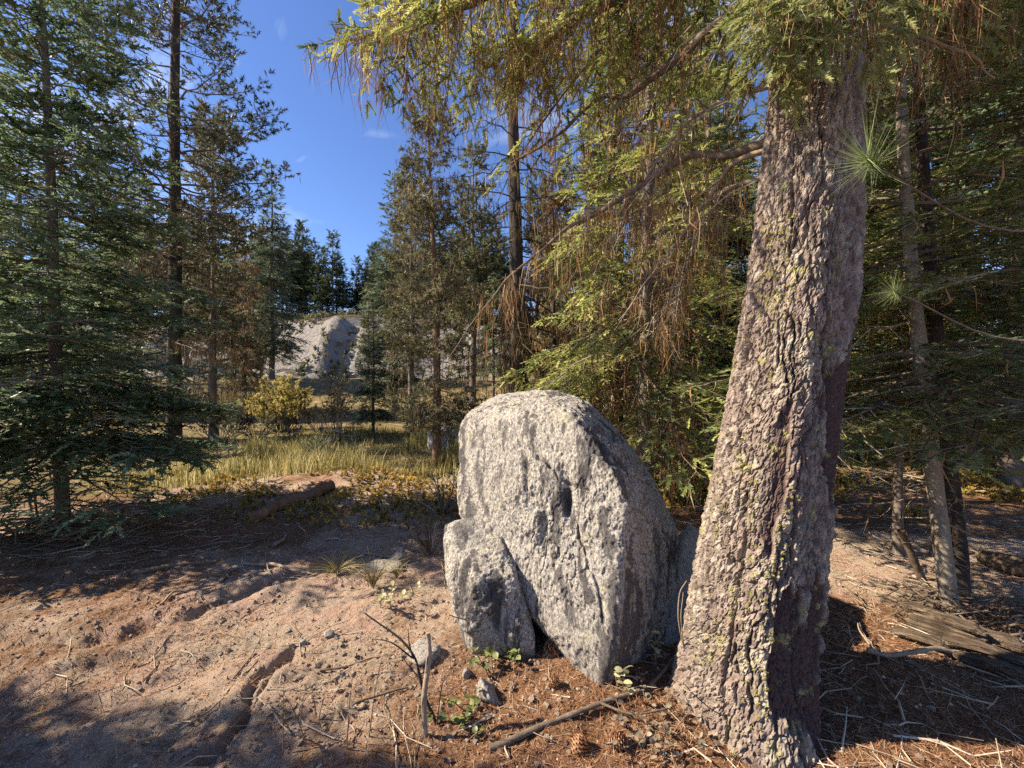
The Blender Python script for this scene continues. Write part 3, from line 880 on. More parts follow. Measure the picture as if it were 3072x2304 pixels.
# ------------------------------------------------------------------ the leaning old tree with deep bark
def big_tree():
    root = empty('old_conifer', (0, 0, 0))
    rng = np.random.default_rng(77)
    Yb = 1.95
    ctl = [(-0.35, 1.09, .30), (-0.1, 1.10, .295), (0.106, 1.11, .285), (0.413, 1.134, .272), (0.845, 1.186, .258), (1.396, 1.262, .240),
           (2.138, 1.352, .216), (2.89, 1.406, .178), (3.4, 1.445, .165), (5.0, 1.55, .15), (9, 1.75, .11), (14, 1.95, .02)]
    cz = np.array([c[0] for c in ctl]); cx = np.array([c[1] for c in ctl]); cr = np.array([c[2] for c in ctl])
    zs = np.concatenate([np.arange(-0.3, 3.6, 0.0064), np.linspace(3.62, 14, 50)])
    X0 = np.interp(zs, cz, cx); R0 = np.interp(zs, cz, cr)
    ker = np.ones(61) / 61
    pad = lambda a: np.convolve(np.pad(a, 30, mode='edge'), ker, 'valid')
    X0[:560] = pad(X0)[:560]; R0[:560] = pad(R0)[:560]
    a_cam = math.atan2(-Yb, -1.2)               # side that faces the camera
    ang = np.concatenate([a_cam + np.linspace(-math.radians(110), math.radians(110), 240), a_cam + np.linspace(math.radians(110), math.radians(250), 46)[1:-1]])
    A, Z = np.meshgrid(ang, zs)
    Rr = np.repeat(R0[:, None], len(ang), 1)
    Xr = np.repeat(X0[:, None], len(ang), 1)
    a, z, R, xc = A.ravel(), Z.ravel(), Rr.ravel(), Xr.ravel()
    # root flare with buttresses
    fl = np.exp(-np.clip(z + 0.02, 0, None) / 0.17)
    lob = 0.30 + 0.35 * np.maximum(0, np.cos((a - a_cam + 0.95) * 1.0)) ** 6 + 0.9 * np.maximum(0, np.cos(a - a_cam - 0.42)) ** 10 + 0.5 * np.maximum(0, np.cos(a - a_cam - 2.2)) ** 6
    R = R * (1 + 0.34 * fl * lob) + 0.012 * np.sin(a * 3 + z * 1.3) + 0.012 * np.sin(a * 5 - z * 0.8)
    # bark: stretched plates split by furrows
    u, v = a * 0.26, z
    wp = col3(u * 9, v * 4.0)
    wu = u + 0.022 * fbm(wp, 3, 5) + 0.006 * fbm(wp * 8, 2, 6); wv = v + 0.03 * fbm(wp + 40, 3, 9) + 0.008 * fbm(wp * 8 + 3, 2, 7)
    f1, f2, cid = voro2(wu / 0.030, wv / 0.085, 3)
    plate = sstep(0.02, 0.14, f2 - f1)
    f1b, f2b, cib = voro2(wu / 0.0135 + 7, wv / 0.030, 8)
    plate2 = sstep(0.02, 0.20, f2b - f1b)
    fine = fbm(col3(u * 85, v * 45, 1.0), 3, 15)
    big = np.abs(fbm(col3(wu * 9.0, wv * 1.1), 3, 21))
    bare = sstep(0.22, 0.34, 0.8 * fbm(col3(u * 9 + 9, v * 2.2), 4, 33) + 0.75 * sstep(0.0, 0.75, a - a_cam) - 0.25)   # flaked-off plates, pushed onto the right side to paint its shade too
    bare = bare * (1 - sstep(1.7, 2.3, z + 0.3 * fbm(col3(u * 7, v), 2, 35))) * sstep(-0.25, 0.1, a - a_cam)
    h = -0.016 + 0.015 * plate * (0.75 + 0.3 * cid) + 0.0055 * plate2 * (0.3 + 0.8 * cib) + 0.0055 * fine - 0.032 * np.exp(-(big / 0.05) ** 2)
    hb = 0.007 * plate2 + 0.005 * fine - 0.026 - 0.012 * np.exp(-(fbm(col3(wu * 22, wv * 2.2), 3, 23) / 0.12) ** 2)
    hh = h * (1 - bare) + hb * bare
    R = R + hh * np.clip(R / 0.24, 0.3, 1.1)
    V = np.stack([xc + R * np.cos(a), Yb + R * np.sin(a), z], 1)
    g = Geo(); g.add(V, grid_faces(len(zs), len(ang), True))
    m, n, l = new_mat('old_fir_bark')
    z1 = noise(n, l, 26, 6, 0.7, stretch=(1, 1, 0.6))
    r1 = ramp(n, [(0.28, (0.10, 0.072, 0.06)), (0.48, (0.26, 0.21, 0.175)), (0.68, (0.52, 0.45, 0.37))])
    atp = N(n, 'ShaderNodeAttribute', attribute_name='flake')
    zm_ = n.new('ShaderNodeMath'); zm_.operation = 'MULTIPLY_ADD'
    l.new(atp.outputs['Fac'], zm_.inputs[0]); zm_.inputs[1].default_value = 0.30; l.new(z1, zm_.inputs[2])
    zs_ = n.new('ShaderNodeMath'); zs_.operation = 'SUBTRACT'
    l.new(zm_.outputs[0], zs_.inputs[0]); zs_.inputs[1].default_value = 0.13
    l.new(zs_.outputs[0], r1.inputs[0])
    z2 = noise(n, l, 4, 4, 0.6)
    r2 = ramp(n, [(0.4, 0.0), (0.6, 1.0)]); l.new(z2, r2.inputs[0])
    c = mix(n, l, r2.outputs[0], r1.outputs[0], mix(n, l, 0.5, r1.outputs[0], (0.25, 0.175, 0.155)))
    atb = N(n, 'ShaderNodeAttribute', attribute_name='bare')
    c = mix(n, l, atb.outputs['Fac'], c, mix(n, l, z1, (0.07, 0.045, 0.042), (0.15, 0.10, 0.09)))  # dark bare bark, also putting the right side's shade into the colour
    z3 = noise(n, l, 9, 6, 0.75)
    r3 = ramp(n, [(0.57, 0.0), (0.64, 0.8)]); l.new(z3, r3.inputs[0])
    c = mix(n, l, r3.outputs[0], c, (0.42, 0.39, 0.17))
    zb = noise(n, l, 60, 7, 0.8)
    finish(n, l, c, 0.92, bump=zb, bump_d=0.016, bump_s=1.0, spec=0.15)
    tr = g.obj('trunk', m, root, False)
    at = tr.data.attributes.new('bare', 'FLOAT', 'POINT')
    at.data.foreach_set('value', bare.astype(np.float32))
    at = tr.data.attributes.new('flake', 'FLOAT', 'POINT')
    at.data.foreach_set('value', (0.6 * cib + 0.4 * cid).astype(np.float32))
    # yellow-green tufts of wolf lichen on the lit bark
    gl = Geo()
    dens = fbm(col3(u * 6, v * 3.0), 4, 55) + 0.55 * np.exp(-(((a - a_cam) + 0.15) / 0.4) ** 2) * (z > 0.5) * (z < 2.3) - 0.2 * (z > 2.4)
    cand = np.where((dens > 0.52) & (z > 0.35 + 0.2 * np.sin(a * 7)) & (z < 2.95) & (np.abs(a - a_cam) < 1.5) & (bare < 0.3) & (hh > -0.004))[0]
    pick = rng.choice(cand, min(520, len(cand)), replace=False)
    nr = np.stack([np.cos(a[pick]), np.sin(a[pick]), np.zeros(len(pick))], 1)
    ttf = [tuft(rng, 0.003, 22, 0.013, 0.0028, 45, 95) for _ in range(3)]
    place_shoots(gl, rng, ttf, V[pick], nr, np.tile([0, 0, 1.0], (len(pick), 1)), rng.uniform(0.3, 0.85, len(pick)), 0, rng.uniform(0, 1, len(pick)))
    wolf = leaf_mat('wolf_lichen', [(0.1, (0.28, 0.28, 0.06)), (0.5, (0.46, 0.46, 0.10)), (0.9, (0.60, 0.60, 0.2))], 0.3, 0.7, clump=6)
    gl.obj('lichen', wolf, root)
    # limbs that reach into the view
    axx = lambda zz: np.array([np.interp(zz, cz, cx), Yb, zz])
    limbs = [
        ([axx(3.75), P(2000, -70, 2.2), P(1766, 40, 2.4), P(1628, 132, 2.5), P(1545, 152, 2.55), P(1440, 200, 2.7)], .042, .012, 'live'),
        ([axx(4.1), P(1800, -200, 2.1), P(1520, -60, 2.25), P(1350, 35, 2.35), P(1246, 55, 2.4), P(1130, 110, 2.5), P(960, 135, 2.6)], .045, .004, 'live'),
        ([axx(3.35), P(2258, 7, 2.15), P(2168, 62, 2.3), P(2036, 166, 2.5), P(1898, 277, 2.65), P(1780, 305, 2.8), P(1655, 416, 2.9), P(1524, 500, 3.0)], .036, .006, 'dead'),
        ([axx(2.72), P(2200, 452, 2.2), P(2078, 470, 2.3), P(1940, 554, 2.4), P(1863, 603, 2.45), P(1780, 651, 2.5), P(1697, 700, 2.55), P(1565, 804, 2.6), P(1475, 894, 2.65), P(1343, 1074, 2.75)], .026, .003, 'dead'),
        ([axx(2.75), P(2200, 500, 2.2), P(2090, 640, 2.35), P(1980, 800, 2.45), P(1850, 960, 2.55)], .018, .003, 'twiggy'),
        ([axx(2.55), P(2180, 560, 2.2), P(2100, 700, 2.4), P(2020, 880, 2.5), P(1960, 1010, 2.6)], .015, .003, 'twiggy'),
        ([axx(3.0), P(2160, 300, 2.3), P(2020, 420, 2.45), P(1900, 600, 2.6), P(1800, 800, 2.7)], .016, .003, 'twiggy'),
        ([axx(4.6), P(1700, -420, 2.4), P(1450, -200, 2.8), P(1250, 0, 3.1), P(1130, 180, 3.3)], .03, .004, 'live'),
        ([axx(4.4), P(2000, -350, 2.6), P(1800, -120, 2.9), P(1650, 60, 3.1), P(1560, 230, 3.25)], .03, .004, 'live'),
        ([axx(4.0), P(2100, -150, 2.5), P(1980, 0, 2.8), P(1880, 120, 3.0), P(1800, 260, 3.1)], .028, .004, 'live'),
        ([axx(3.2), P(2600, 60, 1.9), P(2800, 120, 1.95), P(3000, 230, 2.0)], .02, .004, 'twiggy'),
        ([axx(3.7), P(2300, -90, 1.72), P(2350, 60, 1.66), P(2420, 190, 1.64)], .02, .004, 'near'),
        ([axx(3.5), P(2380, -60, 1.74), P(2330, 40, 1.68), P(2300, 150, 1.66)], .018, .004, 'near'),
        ([axx(3.55), P(2500, -60, 1.7), P(2540, 20, 1.6), P(2580, 110, 1.55)], .018, .004, 'near'),
        ([axx(3.9), P(2650, -150, 1.9), P(2800, -40, 2.0), P(2950, 90, 2.1)], .022, .004, 'live'),
        ([axx(3.8), P(2500, -160, 2.3), P(2600, -40, 2.5), P(2700, 130, 2.7)], .022, .004, 'live'),
    ]
    cg = Geo()
    for k, (pts, ra, rb, kind) in enumerate(limbs):
        lg = Geo()
        c = stick_geo(lg, pts, ra, rb, 40, 9, 100 + k, 0.18, 0, 0.02)
        lg.obj('limb', M['limb'] if kind != 'twiggy' else M['deadwood'], root, True)
        PT = smooth_path(c[::5], 12)[None]
        L = np.array([np.linalg.norm(np.diff(c, axis=0), axis=1).sum()])
        base = dict(K=60, dens=26, t0=0.12, tl=0.22, tmin=0.1, tmax=0.55, a0=35, a1=85, tdroop=0.5, crook=0.06, tr=0.003)
        if kind == 'live':
            dress(cg, rng, PT, L, dict(base, K=70, dens=30, t0=0.18, shoots=FINE, sp=0.030, rise=-0.35, rz=0.3, live=0.8, lichen=0.8, l0=0.05, l1=0.34, lw=0.0022, strands=4), (0, 1, 2))
        elif kind == 'near':
            dress(cg, rng, PT, L, dict(base, K=70, dens=34, t0=0.1, tl=0.3, tmax=0.3, shoots=FINE, sp=0.030, rise=-0.2, rz=0.3, live=0.9, lichen=0.4, l0=0.03, l1=0.18, lw=0.0012, strands=4), (4, 1, 2))
        elif kind == 'dead':
            TW = dress(cg, rng, PT, L, dict(base, dens=11, rz=0.4, rise=-0.1, lichen=0.6, l0=0.05, l1=0.30, lw=0.0022, strands=5), (0, 3, 2))
        else:
            TW = dress(cg, rng, PT, L, dict(base, dens=18, rz=0.45, rise=-0.15, tl=0.3, lichen=0.4, l0=0.05, l1=0.34, lw=0.0022, strands=6), (0, 3, 2))
            for _ in range(1):
                dress(cg, rng, TW, np.full(len(TW), 0.35), dict(base, K=5, dens=9, t0=0.2, tl=0.45, tmin=0.05, tmax=0.25, rz=0.35, tr=0.0022), (0, 3, 2))
    # upper crown, above the frame, arching down
    nb = 34
    zb = np.linspace(3.7, 13, nb); azb = np.arange(nb) * 2.39996
    Lb = np.interp(zb, [3.7, 6, 13], [2.0, 2.2, 0.5]) * rng.uniform(0.8, 1.1, nb)
    t = np.linspace(0, 1, 9)[None]
    PT = np.stack([np.interp(zb, cz, cx)[:, None] + Lb[:, None] * t * np.cos(azb)[:, None], Yb + Lb[:, None] * t * np.sin(azb)[:, None],
                   zb[:, None] + Lb[:, None] * (0.15 * t - 0.5 * t ** 2)], -1)
    keepb = ~((np.abs(azb % (2 * np.pi) - 4.2) < 0.9) & (zb < 5.5))
    PT, Lb = PT[keepb], Lb[keepb]
    V2, F2 = tubes(PT, (0.012 * (0.5 + Lb))[:, None] * np.linspace(1, 0.15, 9)[None], 5)
    cg.add(V2, F2, 1, 0.2)
    dress(cg, rng, PT, Lb, dict(K=20, dens=9, tl=0.3, tmin=0.1, tmax=0.5, tdroop=0.5, shoots=MEDF, sp=0.045, rise=-0.2, lichen=0.5, l1=0.35, lw=0.005, strands=2), (0, 1, 2))
    cg.obj('crown', [M['yellowfir'], M['twig'], M['lichen'], M['deadtwig'], M['sunfir']], root)
    # mossy litter caught on the bark ledge where the lower limbs leave the trunk
    return tag(root, 'thick leaning old conifer with deeply furrowed lichen spotted bark beside the boulder', 'tree')
big_tree()

# ------------------------------------------------------------------ single trees, each where the photograph shows it
lin = lambda a, b: (lambda u: a + (b - a) * u)

# dense spruce at the edge of the clearing
t = conifer('spruce_tree', 11, 8.3, 0.06, 0.75, lambda u: 1.45 * (1 - u) ** 0.95 + 0.17, 235,
            dict(shoots=BIGF, sp=0.058, K=34, dens=16, tl=0.36, tmin=0.07, tmax=0.5, a0=45, a1=70, tdroop=0.12, rz=0.12, br=0.008, lichen=0.02, l1=0.12),
            dict(trunk=M['bark'], leaf=M['fir'], twig=M['twig'], lichen=M['darklichen'], dead=M['twig']), e_lo=-10, e_hi=30, droop=0.22, upturn=0.14,
            lean=(-0.05, 0.0), dead_n=34, dead_o=dict(za=0.15, zb=1.9, R=lin(0.9, 1.1), K=14, dens=9, tl=0.4, tmax=0.5, rz=0.3, tdroop=0.3, lichen=0.2, l1=0.12, e0=-12, e1=-8, droop=0.12),
            trunk_sides=20, n_rings=90, z_bias=1.25)
x, y = GP(200, 1590)
put(t, x, y, label='bushy green spruce whose trunk stands at the edge of the sandy clearing')

# tall sparse pine behind it
t = conifer('lodgepole_pine', 23, 15.5, 0.145, 4.0, lambda u: 2.0 * (1 - u) ** 0.6 + 0.3, 150,
            dict(shoots=TUFT, sp=0.075, K=26, dens=10, tl=0.34, tmin=0.10, tmax=0.55, a0=35, a1=70, tdroop=-0.15, rise=0.15, rz=0.3, s0=0.35, br=0.010, lichen=0.15, l1=0.22, lw=0.006, live_from=0.3, crook=0.08),
            dict(trunk=M['darkbark'], leaf=M['darkpine'], twig=M['twig'], lichen=M['darklichen'], dead=M['twig']), e_lo=-12, e_hi=35, droop=0.12, upturn=0.3,  # trunk's backlit darkness is put into its bark colour
            dead_n=46, dead_o=dict(za=1.6, zb=5.5, R=lin(1.5, 1.9), K=14, dens=6, tl=0.35, tmax=0.5, rz=0.35, tdroop=0.4, lichen=1.6, l0=0.06, l1=0.30, lw=0.006, e0=-8, e1=-12, droop=0.25),
            trunk_sides=22, n_rings=110)
put(t, (525 - CX) / FOC * 8.8, 8.8, label='tall straight pine with an open crown and dark drooping dead branches behind the spruce')

# pine hung with lichen in front of the meadow
t = conifer('lichen_pine', 31, 6.9, 0.085, 0.9, lambda u: 0.85 * (1 - u) ** 0.45 + 0.12, 190,
            dict(shoots=TUFT, sp=0.075, K=20, dens=13, tl=0.36, tmin=0.06, tmax=0.32, a0=35, a1=75, tdroop=0.1, rz=0.35, s0=0.3, br=0.008, lichen=0.9, l0=0.03, l1=0.16, lw=0.006, crook=0.09, live=0.55),
            dict(trunk=M['redbark'], leaf=M['olive'], twig=M['twig'], lichen=M['greylichen'], dead=M['twig']), e_lo=-25, e_hi=25, droop=0.25, upturn=0.3,
            lean=(-0.02, 0), trunk_sides=16, n_rings=80)
x, y = GP(1312, 1405)
put(t, x, y, label='slender pine shaggy with brown lichen, its bare foot in the grass before the boulder')

# dark standing snag behind the boulder
t = conifer('dead_pine', 37, 11.5, 0.15, 2.0, lambda u: 1.45 * (1 - u) ** 0.4 + 0.1, 95,
            dict(shoots=TUFT, sp=0.10, K=12, dens=6, tl=0.32, tmin=0.08, tmax=0.4, a0=35, a1=75, tdroop=0.25, rz=0.3, s0=0.5, br=0.009, lichen=0.9, l0=0.05, l1=0.28, lw=0.006, crook=0.08, live=0.22, live_from=0.5),
            dict(trunk=M['darkbark'], leaf=M['pine'], twig=M['darklichen'], lichen=M['darklichen'], dead=M['twig']), e_lo=-18, e_hi=8, droop=0.3, upturn=0.15,
            lean=(-0.004, 0), dead_n=130, dead_o=dict(za=0.6, zb=3.3, R=lin(0.28, 0.36), K=8, dens=14, tl=0.5, tmax=0.2, rz=0.4, tdroop=0.7, lichen=1.6, l0=0.05, l1=0.35, lw=0.006, e0=-30, e1=-20, droop=0.5),
            trunk_sides=18, n_rings=80)
put(t, (1542 - CX) / FOC * 7.0 + 0.04, 7.0, label='dark dead pine with drooping bare branches rising behind the tall boulder')

# bright fir in the sun, between the snag and the old conifer
t = conifer('sunlit_fir', 41, 8.5, 0.11, 1.35, lambda u: 1.9 * (1 - u) ** 0.7 + 0.15, 115,
            dict(shoots=BIGF, sp=0.05, K=30, dens=13, tl=0.36, tmin=0.09, tmax=0.6, a0=40, a1=70, tdroop=0.25, rise=-0.15, rz=0.18, br=0.009, lichen=0.12, l0=0.05, l1=0.35, lw=0.006, strands=2, live_from=0.28),
            dict(trunk=M['bark'], leaf=M['yellowfir'], twig=M['twig'], lichen=M['lichen'], dead=M['deadtwig']), e_lo=-20, e_hi=25, droop=0.35, upturn=0.12,
            dead_n=30, dead_o=dict(za=0.7, zb=3.0, R=lin(1.3, 1.1), K=16, dens=9, tl=0.4, tmax=0.5, rz=0.45, tdroop=0.5, lichen=0.55, l0=0.05, l1=0.5, lw=0.006, strands=2, e0=-15, e1=-15, droop=0.4, crook=0.1))
put(t, 1.8, 5.5, label='yellow green fir lit by the sun behind the long dead limb')

# two slim firs right of the old conifer
oF = dict(shoots=FINE, sp=0.036, K=30, dens=17, tl=0.36, tmin=0.08, tmax=0.45, a0=45, a1=65, tdroop=0.12, rz=0.12, br=0.007, lichen=0.08, l1=0.2, lw=0.004, live_from=0.2)
t = conifer('slim_fir', 53, 7.5, 0.05, 1.45, lambda u: 1.4 * (1 - u) ** 0.6 + 0.15, 120, oF,
            dict(trunk=M['palebark'], leaf=M['sunfir'], twig=M['twig'], lichen=M['lichen'], dead=M['deadtwig']), e_lo=-10, e_hi=25, droop=0.2, upturn=0.1, lean=(-0.075, 0.0), z_bias=1.7,
            dead_n=18, dead_o=dict(za=0.35, zb=2.2, R=lin(0.25, 0.8), K=10, dens=8, tl=0.4, tmax=0.4, rz=0.4, tdroop=0.3, lichen=0.2, l1=0.2, e0=-10, e1=-10), trunk_sides=18, n_rings=70)
x, y = GP(2835, 1830)
put(t, x, y, label='slim pale barked fir with broken twig stubs standing in front of a darker stem')
t = conifer('slim_fir', 59, 8.0, 0.05, 1.5, lambda u: 1.2 * (1 - u) ** 0.6 + 0.15, 80, oF,
            dict(trunk=M['darkbark'], leaf=M['sunfir'], twig=M['twig'], lichen=M['lichen'], dead=M['deadtwig']), e_lo=-10, e_hi=25, droop=0.2, upturn=0.1, lean=(-0.06, 0.0),
            dead_n=14, dead_o=dict(za=0.5, zb=2.2, R=lin(0.25, 0.8), K=10, dens=8, tl=0.4, tmax=0.4, rz=0.4, tdroop=0.3, lichen=0.2, l1=0.2, e0=-10, e1=-10), trunk_sides=18, n_rings=70)
put(t, 3.24, 3.02, label='slim dark barked fir stem close behind the pale barked fir')

t = conifer('young_fir', 67, 3.7, 0.04, 1.4, lambda u: 1.3 * (1 - u) ** 0.6 + 0.12, 52, dict(oF, shoots=MEDF, sp=0.042, dens=16, live_from=0.12),
            dict(trunk=M['bark'], leaf=M['yellowfir'], twig=M['twig'], lichen=M['lichen'], dead=M['deadtwig']), e_lo=-12, e_hi=30, droop=0.22, upturn=0.1)
put(t, 3.55, 3.75, label='bushy young fir with sunlit yellow green sprays behind the slim fir stems')

# young long-needled pine whose brushes show beside the old trunk
def young_pine():
    root = empty('young_pine')
    rng = np.random.default_rng(71)
    base = np.array([2.75, 1.35, 0.0]); base[2] = g1(base[0], base[1]) - 0.1
    g = Geo()
    c = stick_geo(g, [base, base + np.array([0.03, 0.02, 1.0]), base + np.array([0.0, -0.03, 2.0]), base + np.array([0.02, 0.0, 2.9])], 0.03, 0.010, 40, 8, 3, 0.1)
    g.obj('trunk', M['redbark'], root, True)
    cg = Geo()
    tips = [(P(2620, 500, 1.45), 1.0), (P(2690, 880, 1.62), 0.5), (base + np.array([-0.5, -0.5, 1.7]), 1.0), (base + np.array([0.5, 0.3, 2.2]), 1.0), (c[-1], 1.0)]
    for k, (tp, sc) in enumerate(tips):
        if k < 4:
            j = int(np.argmin(np.abs(c[:, 2] - (tp[2] - 0.05))))
            stick_geo(cg, [c[j], c[j] * 0.5 + tp * 0.5 + np.array([0, 0.22, -0.16]), tp], 0.006, 0.003, 14, 6, k, 0.1, 1)
            d = nrm((tp - c[j])[None])[0] * 0.8 + np.array([0, -0.55, 0.25])
        else:
            d = np.array([0, 0, 1.0])
        for q in range(3):
            place_shoots(cg, rng, LONG, tp[None] - nrm(d[None]) * 0.02 * q, d[None], np.array([[0.1, 0.2, 1.0]]), np.array([sc * (1.0, 0.9, 0.7)[q]]), 0, np.array([(0.75, 0.5, 0.3)[q]]))
    cg.obj('crown', [M['longpine'], M['limb']], root)
    return tag(root, 'young long needled pine with starry needle brushes beside the leaning trunk', 'tree')
young_pine()

# ------------------------------------------------------------------ tree kinds that repeat
def kinds():
    K = {}
    for v in range(2):
        K['spruce%d' % v] = conifer('spruce_tree', 200 + v, 12.0, 0.15, 2.1 if v == 0 else 1.5, lambda u: 1.9 * (1 - u) ** 0.8 + 0.12, 150,
            dict(shoots=COARSE, sp=0.11, K=22, dens=13, tl=0.34, tmin=0.12, tmax=0.6, tdroop=0.15, rz=0.15, br=0.008, lichen=0.12, l1=0.3, lw=0.012),
            dict(trunk=M['bark'], leaf=M['bluefir'] if v else M['fir'], twig=M['twig'], lichen=M['darklichen'], dead=M['twig']), e_lo=-10, e_hi=30, trunk_sides=10, n_rings=30)
        K['pine%d' % v] = conifer('pine_tree', 210 + v, 13.0, 0.17, 3.6, lambda u: 1.5 * (1 - u) ** 0.5 + 0.2, 80,
            dict(shoots=CTUFT, sp=0.10, K=18, dens=12, tl=0.36, tmin=0.12, tmax=0.5, tdroop=-0.1, rise=0.15, rz=0.3, s0=0.3, br=0.009, lichen=0.25, l1=0.3, lw=0.012, crook=0.08),
            dict(trunk=M['bark'], leaf=M['pine'] if v else M['olive'], twig=M['twig'], lichen=M['greylichen'], dead=M['twig']), e_lo=-15, e_hi=35, droop=0.1, upturn=0.25,
            dead_n=26, dead_o=dict(za=1.0, zb=4.2, R=lin(1.1, 1.5), K=12, dens=5, tl=0.35, tmax=0.5, rz=0.4, tdroop=0.4, lichen=1.2, l0=0.08, l1=0.4, lw=0.012), trunk_sides=10, n_rings=30)
        K['shag%d' % v] = conifer('lichen_tree', 220 + v, 10.0, 0.12, 1.9, lambda u: 1.3 * (1 - u) ** 0.5 + 0.12, 110,
            dict(shoots=CTUFT, sp=0.14, K=18, dens=11, tl=0.36, tmin=0.1, tmax=0.45, tdroop=0.3, rz=0.4, s0=0.3, br=0.008, lichen=1.0, l0=0.06, l1=0.4, lw=0.012, crook=0.1, live=0.35),
            dict(trunk=M['darkbark'], leaf=M['olive'], twig=M['twig'], lichen=M['lichen'], dead=M['deadtwig']), e_lo=-25, e_hi=15, droop=0.35, upturn=0.2, trunk_sides=10, n_rings=30)
    for v in range(3):
        K['far%d' % v] = conifer('hill_conifer', 230 + v, 12.0, 0.16, 1.8 + v, lambda u: 1.5 * (1 - u) ** 0.75 + 0.15, 90,
            dict(shoots=FARS, sp=0.22, K=9, dens=6, tl=0.4, tmin=0.2, tmax=0.6, tdroop=0.0, rz=0.2, br=0.012, s0=0.0),
            dict(trunk=M['bark'], leaf=M['far'], twig=M['twig'], lichen=M['darklichen'], dead=M['twig']), e_lo=-10, e_hi=45, droop=0.1, upturn=0.1, trunk_sides=8, n_rings=16)
    return K
KIND = kinds()
_used = {}
def plant(kind, x, y, s, rz, label, group=None, z=None, cat='tree'):
    if kind in _used:
        o = copy_tree(KIND[kind])
        for key in ('label', 'group', 'category'):
            if key in o: del o[key]
    else:
        o = KIND[kind]; _used[kind] = 1
    return put(o, x, y, z, rz, s, label, cat, group)
def plant_px(kind, px, Y, s, rz, label, group=None, z=None):
    return plant(kind, (px - CX) / FOC * Y, Y, s, rz, label, group, z)

# left of the gap
plant_px('spruce1', 815, 24, 1.05, 0.3, 'pointed spruce standing highest against the sky behind the tall pine')
plant_px('pine0', 640, 11.6, 0.72, 1.2, 'brown shaggy pine close behind the trunk of the tall pine')
plant_px('shag0', 735, 16.5, 0.72, 2.0, 'brown lichen draped conifer between the tall pine and the pale crowned pine')
plant_px('pine1', 785, 26, 0.62, 0.7, 'pale crowned small pine with a bare stem before the eroded bank', z=2.0)
plant_px('spruce0', 700, 18, 0.72, 2.2, 'spruce partly hidden behind the brown lichen draped conifer')
for k, (px, Y, s, kd) in enumerate(((60, 10.6, .7, 'spruce0'), (330, 17, .8, 'spruce1'), (420, 22, .85, 'pine1'), (-80, 11, .7, 'spruce1'), (240, 26, .8, 'spruce0'), (560, 28, .85, 'pine1'), (130, 20, .7, 'pine0'))):
    plant_px(kd, px, Y, s, k * 1.3, 'conifer in the wood seen through the bushy green spruce', 'wood behind the bushy spruce')
# right of the gap
plant_px('spruce1', 1185, 17, 0.86, 1.0, 'blue green spruce tapering against the sky beside the lichen shaggy pine')
plant_px('pine1', 1105, 31, 0.55, 2.6, 'small far pine standing lowest in the notch of the skyline')
plant_px('pine0', 1235, 13, 0.66, 0.2, 'brown tinged pine directly behind the lichen shaggy pine')
plant_px('spruce1', 1120, 12.0, 0.33, 1.9, 'small blue green spruce with branches to the ground beside the brown bush')
plant_px('pine1', 1420, 15, 0.78, 1.5, 'pine with an olive crown between the lichen shaggy pine and the dead pine')
plant_px('spruce0', 1480, 21, 0.6, 0.4, 'short dark spruce far behind the broken limb')
plant_px('shag1', 1660, 10.5, 0.72, 0.9, 'shaggy lichen tree behind the top of the tall boulder')
plant_px('shag0', 1860, 8.5, 0.8, 2.9, 'dead tree trailing brown lichen behind the sunlit fir')
plant_px('shag1', 1990, 7.75, 0.85, 2.1, 'thin dark trunk with dead twigs seen between the boulder and the leaning trunk')
plant_px('pine0', 2545, 8.2, 0.9, 0.5, 'dark straight trunk right behind the leaning old conifer')
plant_px('pine1', 2880, 7.4, 1.25, 2.5, 'stout pale pine trunk standing in the orange undergrowth')
plant('spruce0', 5.8, 7.4, 0.75, 0.8, 'green spruce directly behind the slim firs')
plant('spruce1', 4.4, 9.2, 0.85, 2.8, 'blue green spruce between the leaning trunk and the slim firs')
plant('spruce0', 7.4, 6.1, 0.95, 4.4, 'large spruce beside the stout pale pine trunk')
fr = np.random.default_rng(91)
taken = [(8, 7.4), (6.7, 8.2), (2.84, 7.75), (2.2, 8.5), (1.05, 10.5)]
cnt = 0
while cnt < 38:
    x, y = fr.uniform(0.5, 26), fr.uniform(6.5, 30)
    if x / y < 0.06 or x / y > 1.5 or (y < 9 and x < 3):
        continue
    if any((x - a) ** 2 + (y - b) ** 2 < 2.6 for a, b in taken):
        continue
    taken.append((x, y)); cnt += 1
    kd = ('spruce0', 'spruce1', 'pine0', 'shag0', 'shag1', 'pine1')[int(fr.integers(0, 6))]
    lab = {'s': 'green spruce crowded in the shaded wood beyond the slim firs', 'p': 'straight pine crowded in the shaded wood beyond the slim firs', 'h': 'lichen hung dead tree crowded in the shaded wood beyond the slim firs'}
    ch = 'h' if kd.startswith('shag') else kd[0]
    plant(kd, x, y, fr.uniform(0.6, 1.0), fr.uniform(0, 6), lab[ch], {'s': 'spruces in the shaded wood', 'p': 'pines in the shaded wood', 'h': 'dead trees in the shaded wood'}[ch])
# crest of the eroded bank
for k in range(84):
    x = -66 + k * 0.78 + fr.uniform(-0.6, 0.6)
    y = fr.uniform(57.5, 68)
    plant('far%d' % (k % 3), x, y, fr.uniform(0.85, 1.35) * (0.8 if -25 < x < -18 else 1), fr.uniform(0, 6), 'dark conifer on the crest of the pale eroded bank', 'conifers along the bank crest', hz(x, y) - 0.1)
for k, (px, py, Y, s) in enumerate(((1030, 1085, 47, .30), (1075, 1080, 47, .26), (905, 1100, 46, .22), (965, 1095, 46, .2))):
    x = (px - CX) / FOC * Y
    plant('far%d' % (k % 3), x, Y, s, k, 'small young conifer growing on the face of the eroded bank', 'young conifers on the bank face', hz(x, Y) - 0.1)
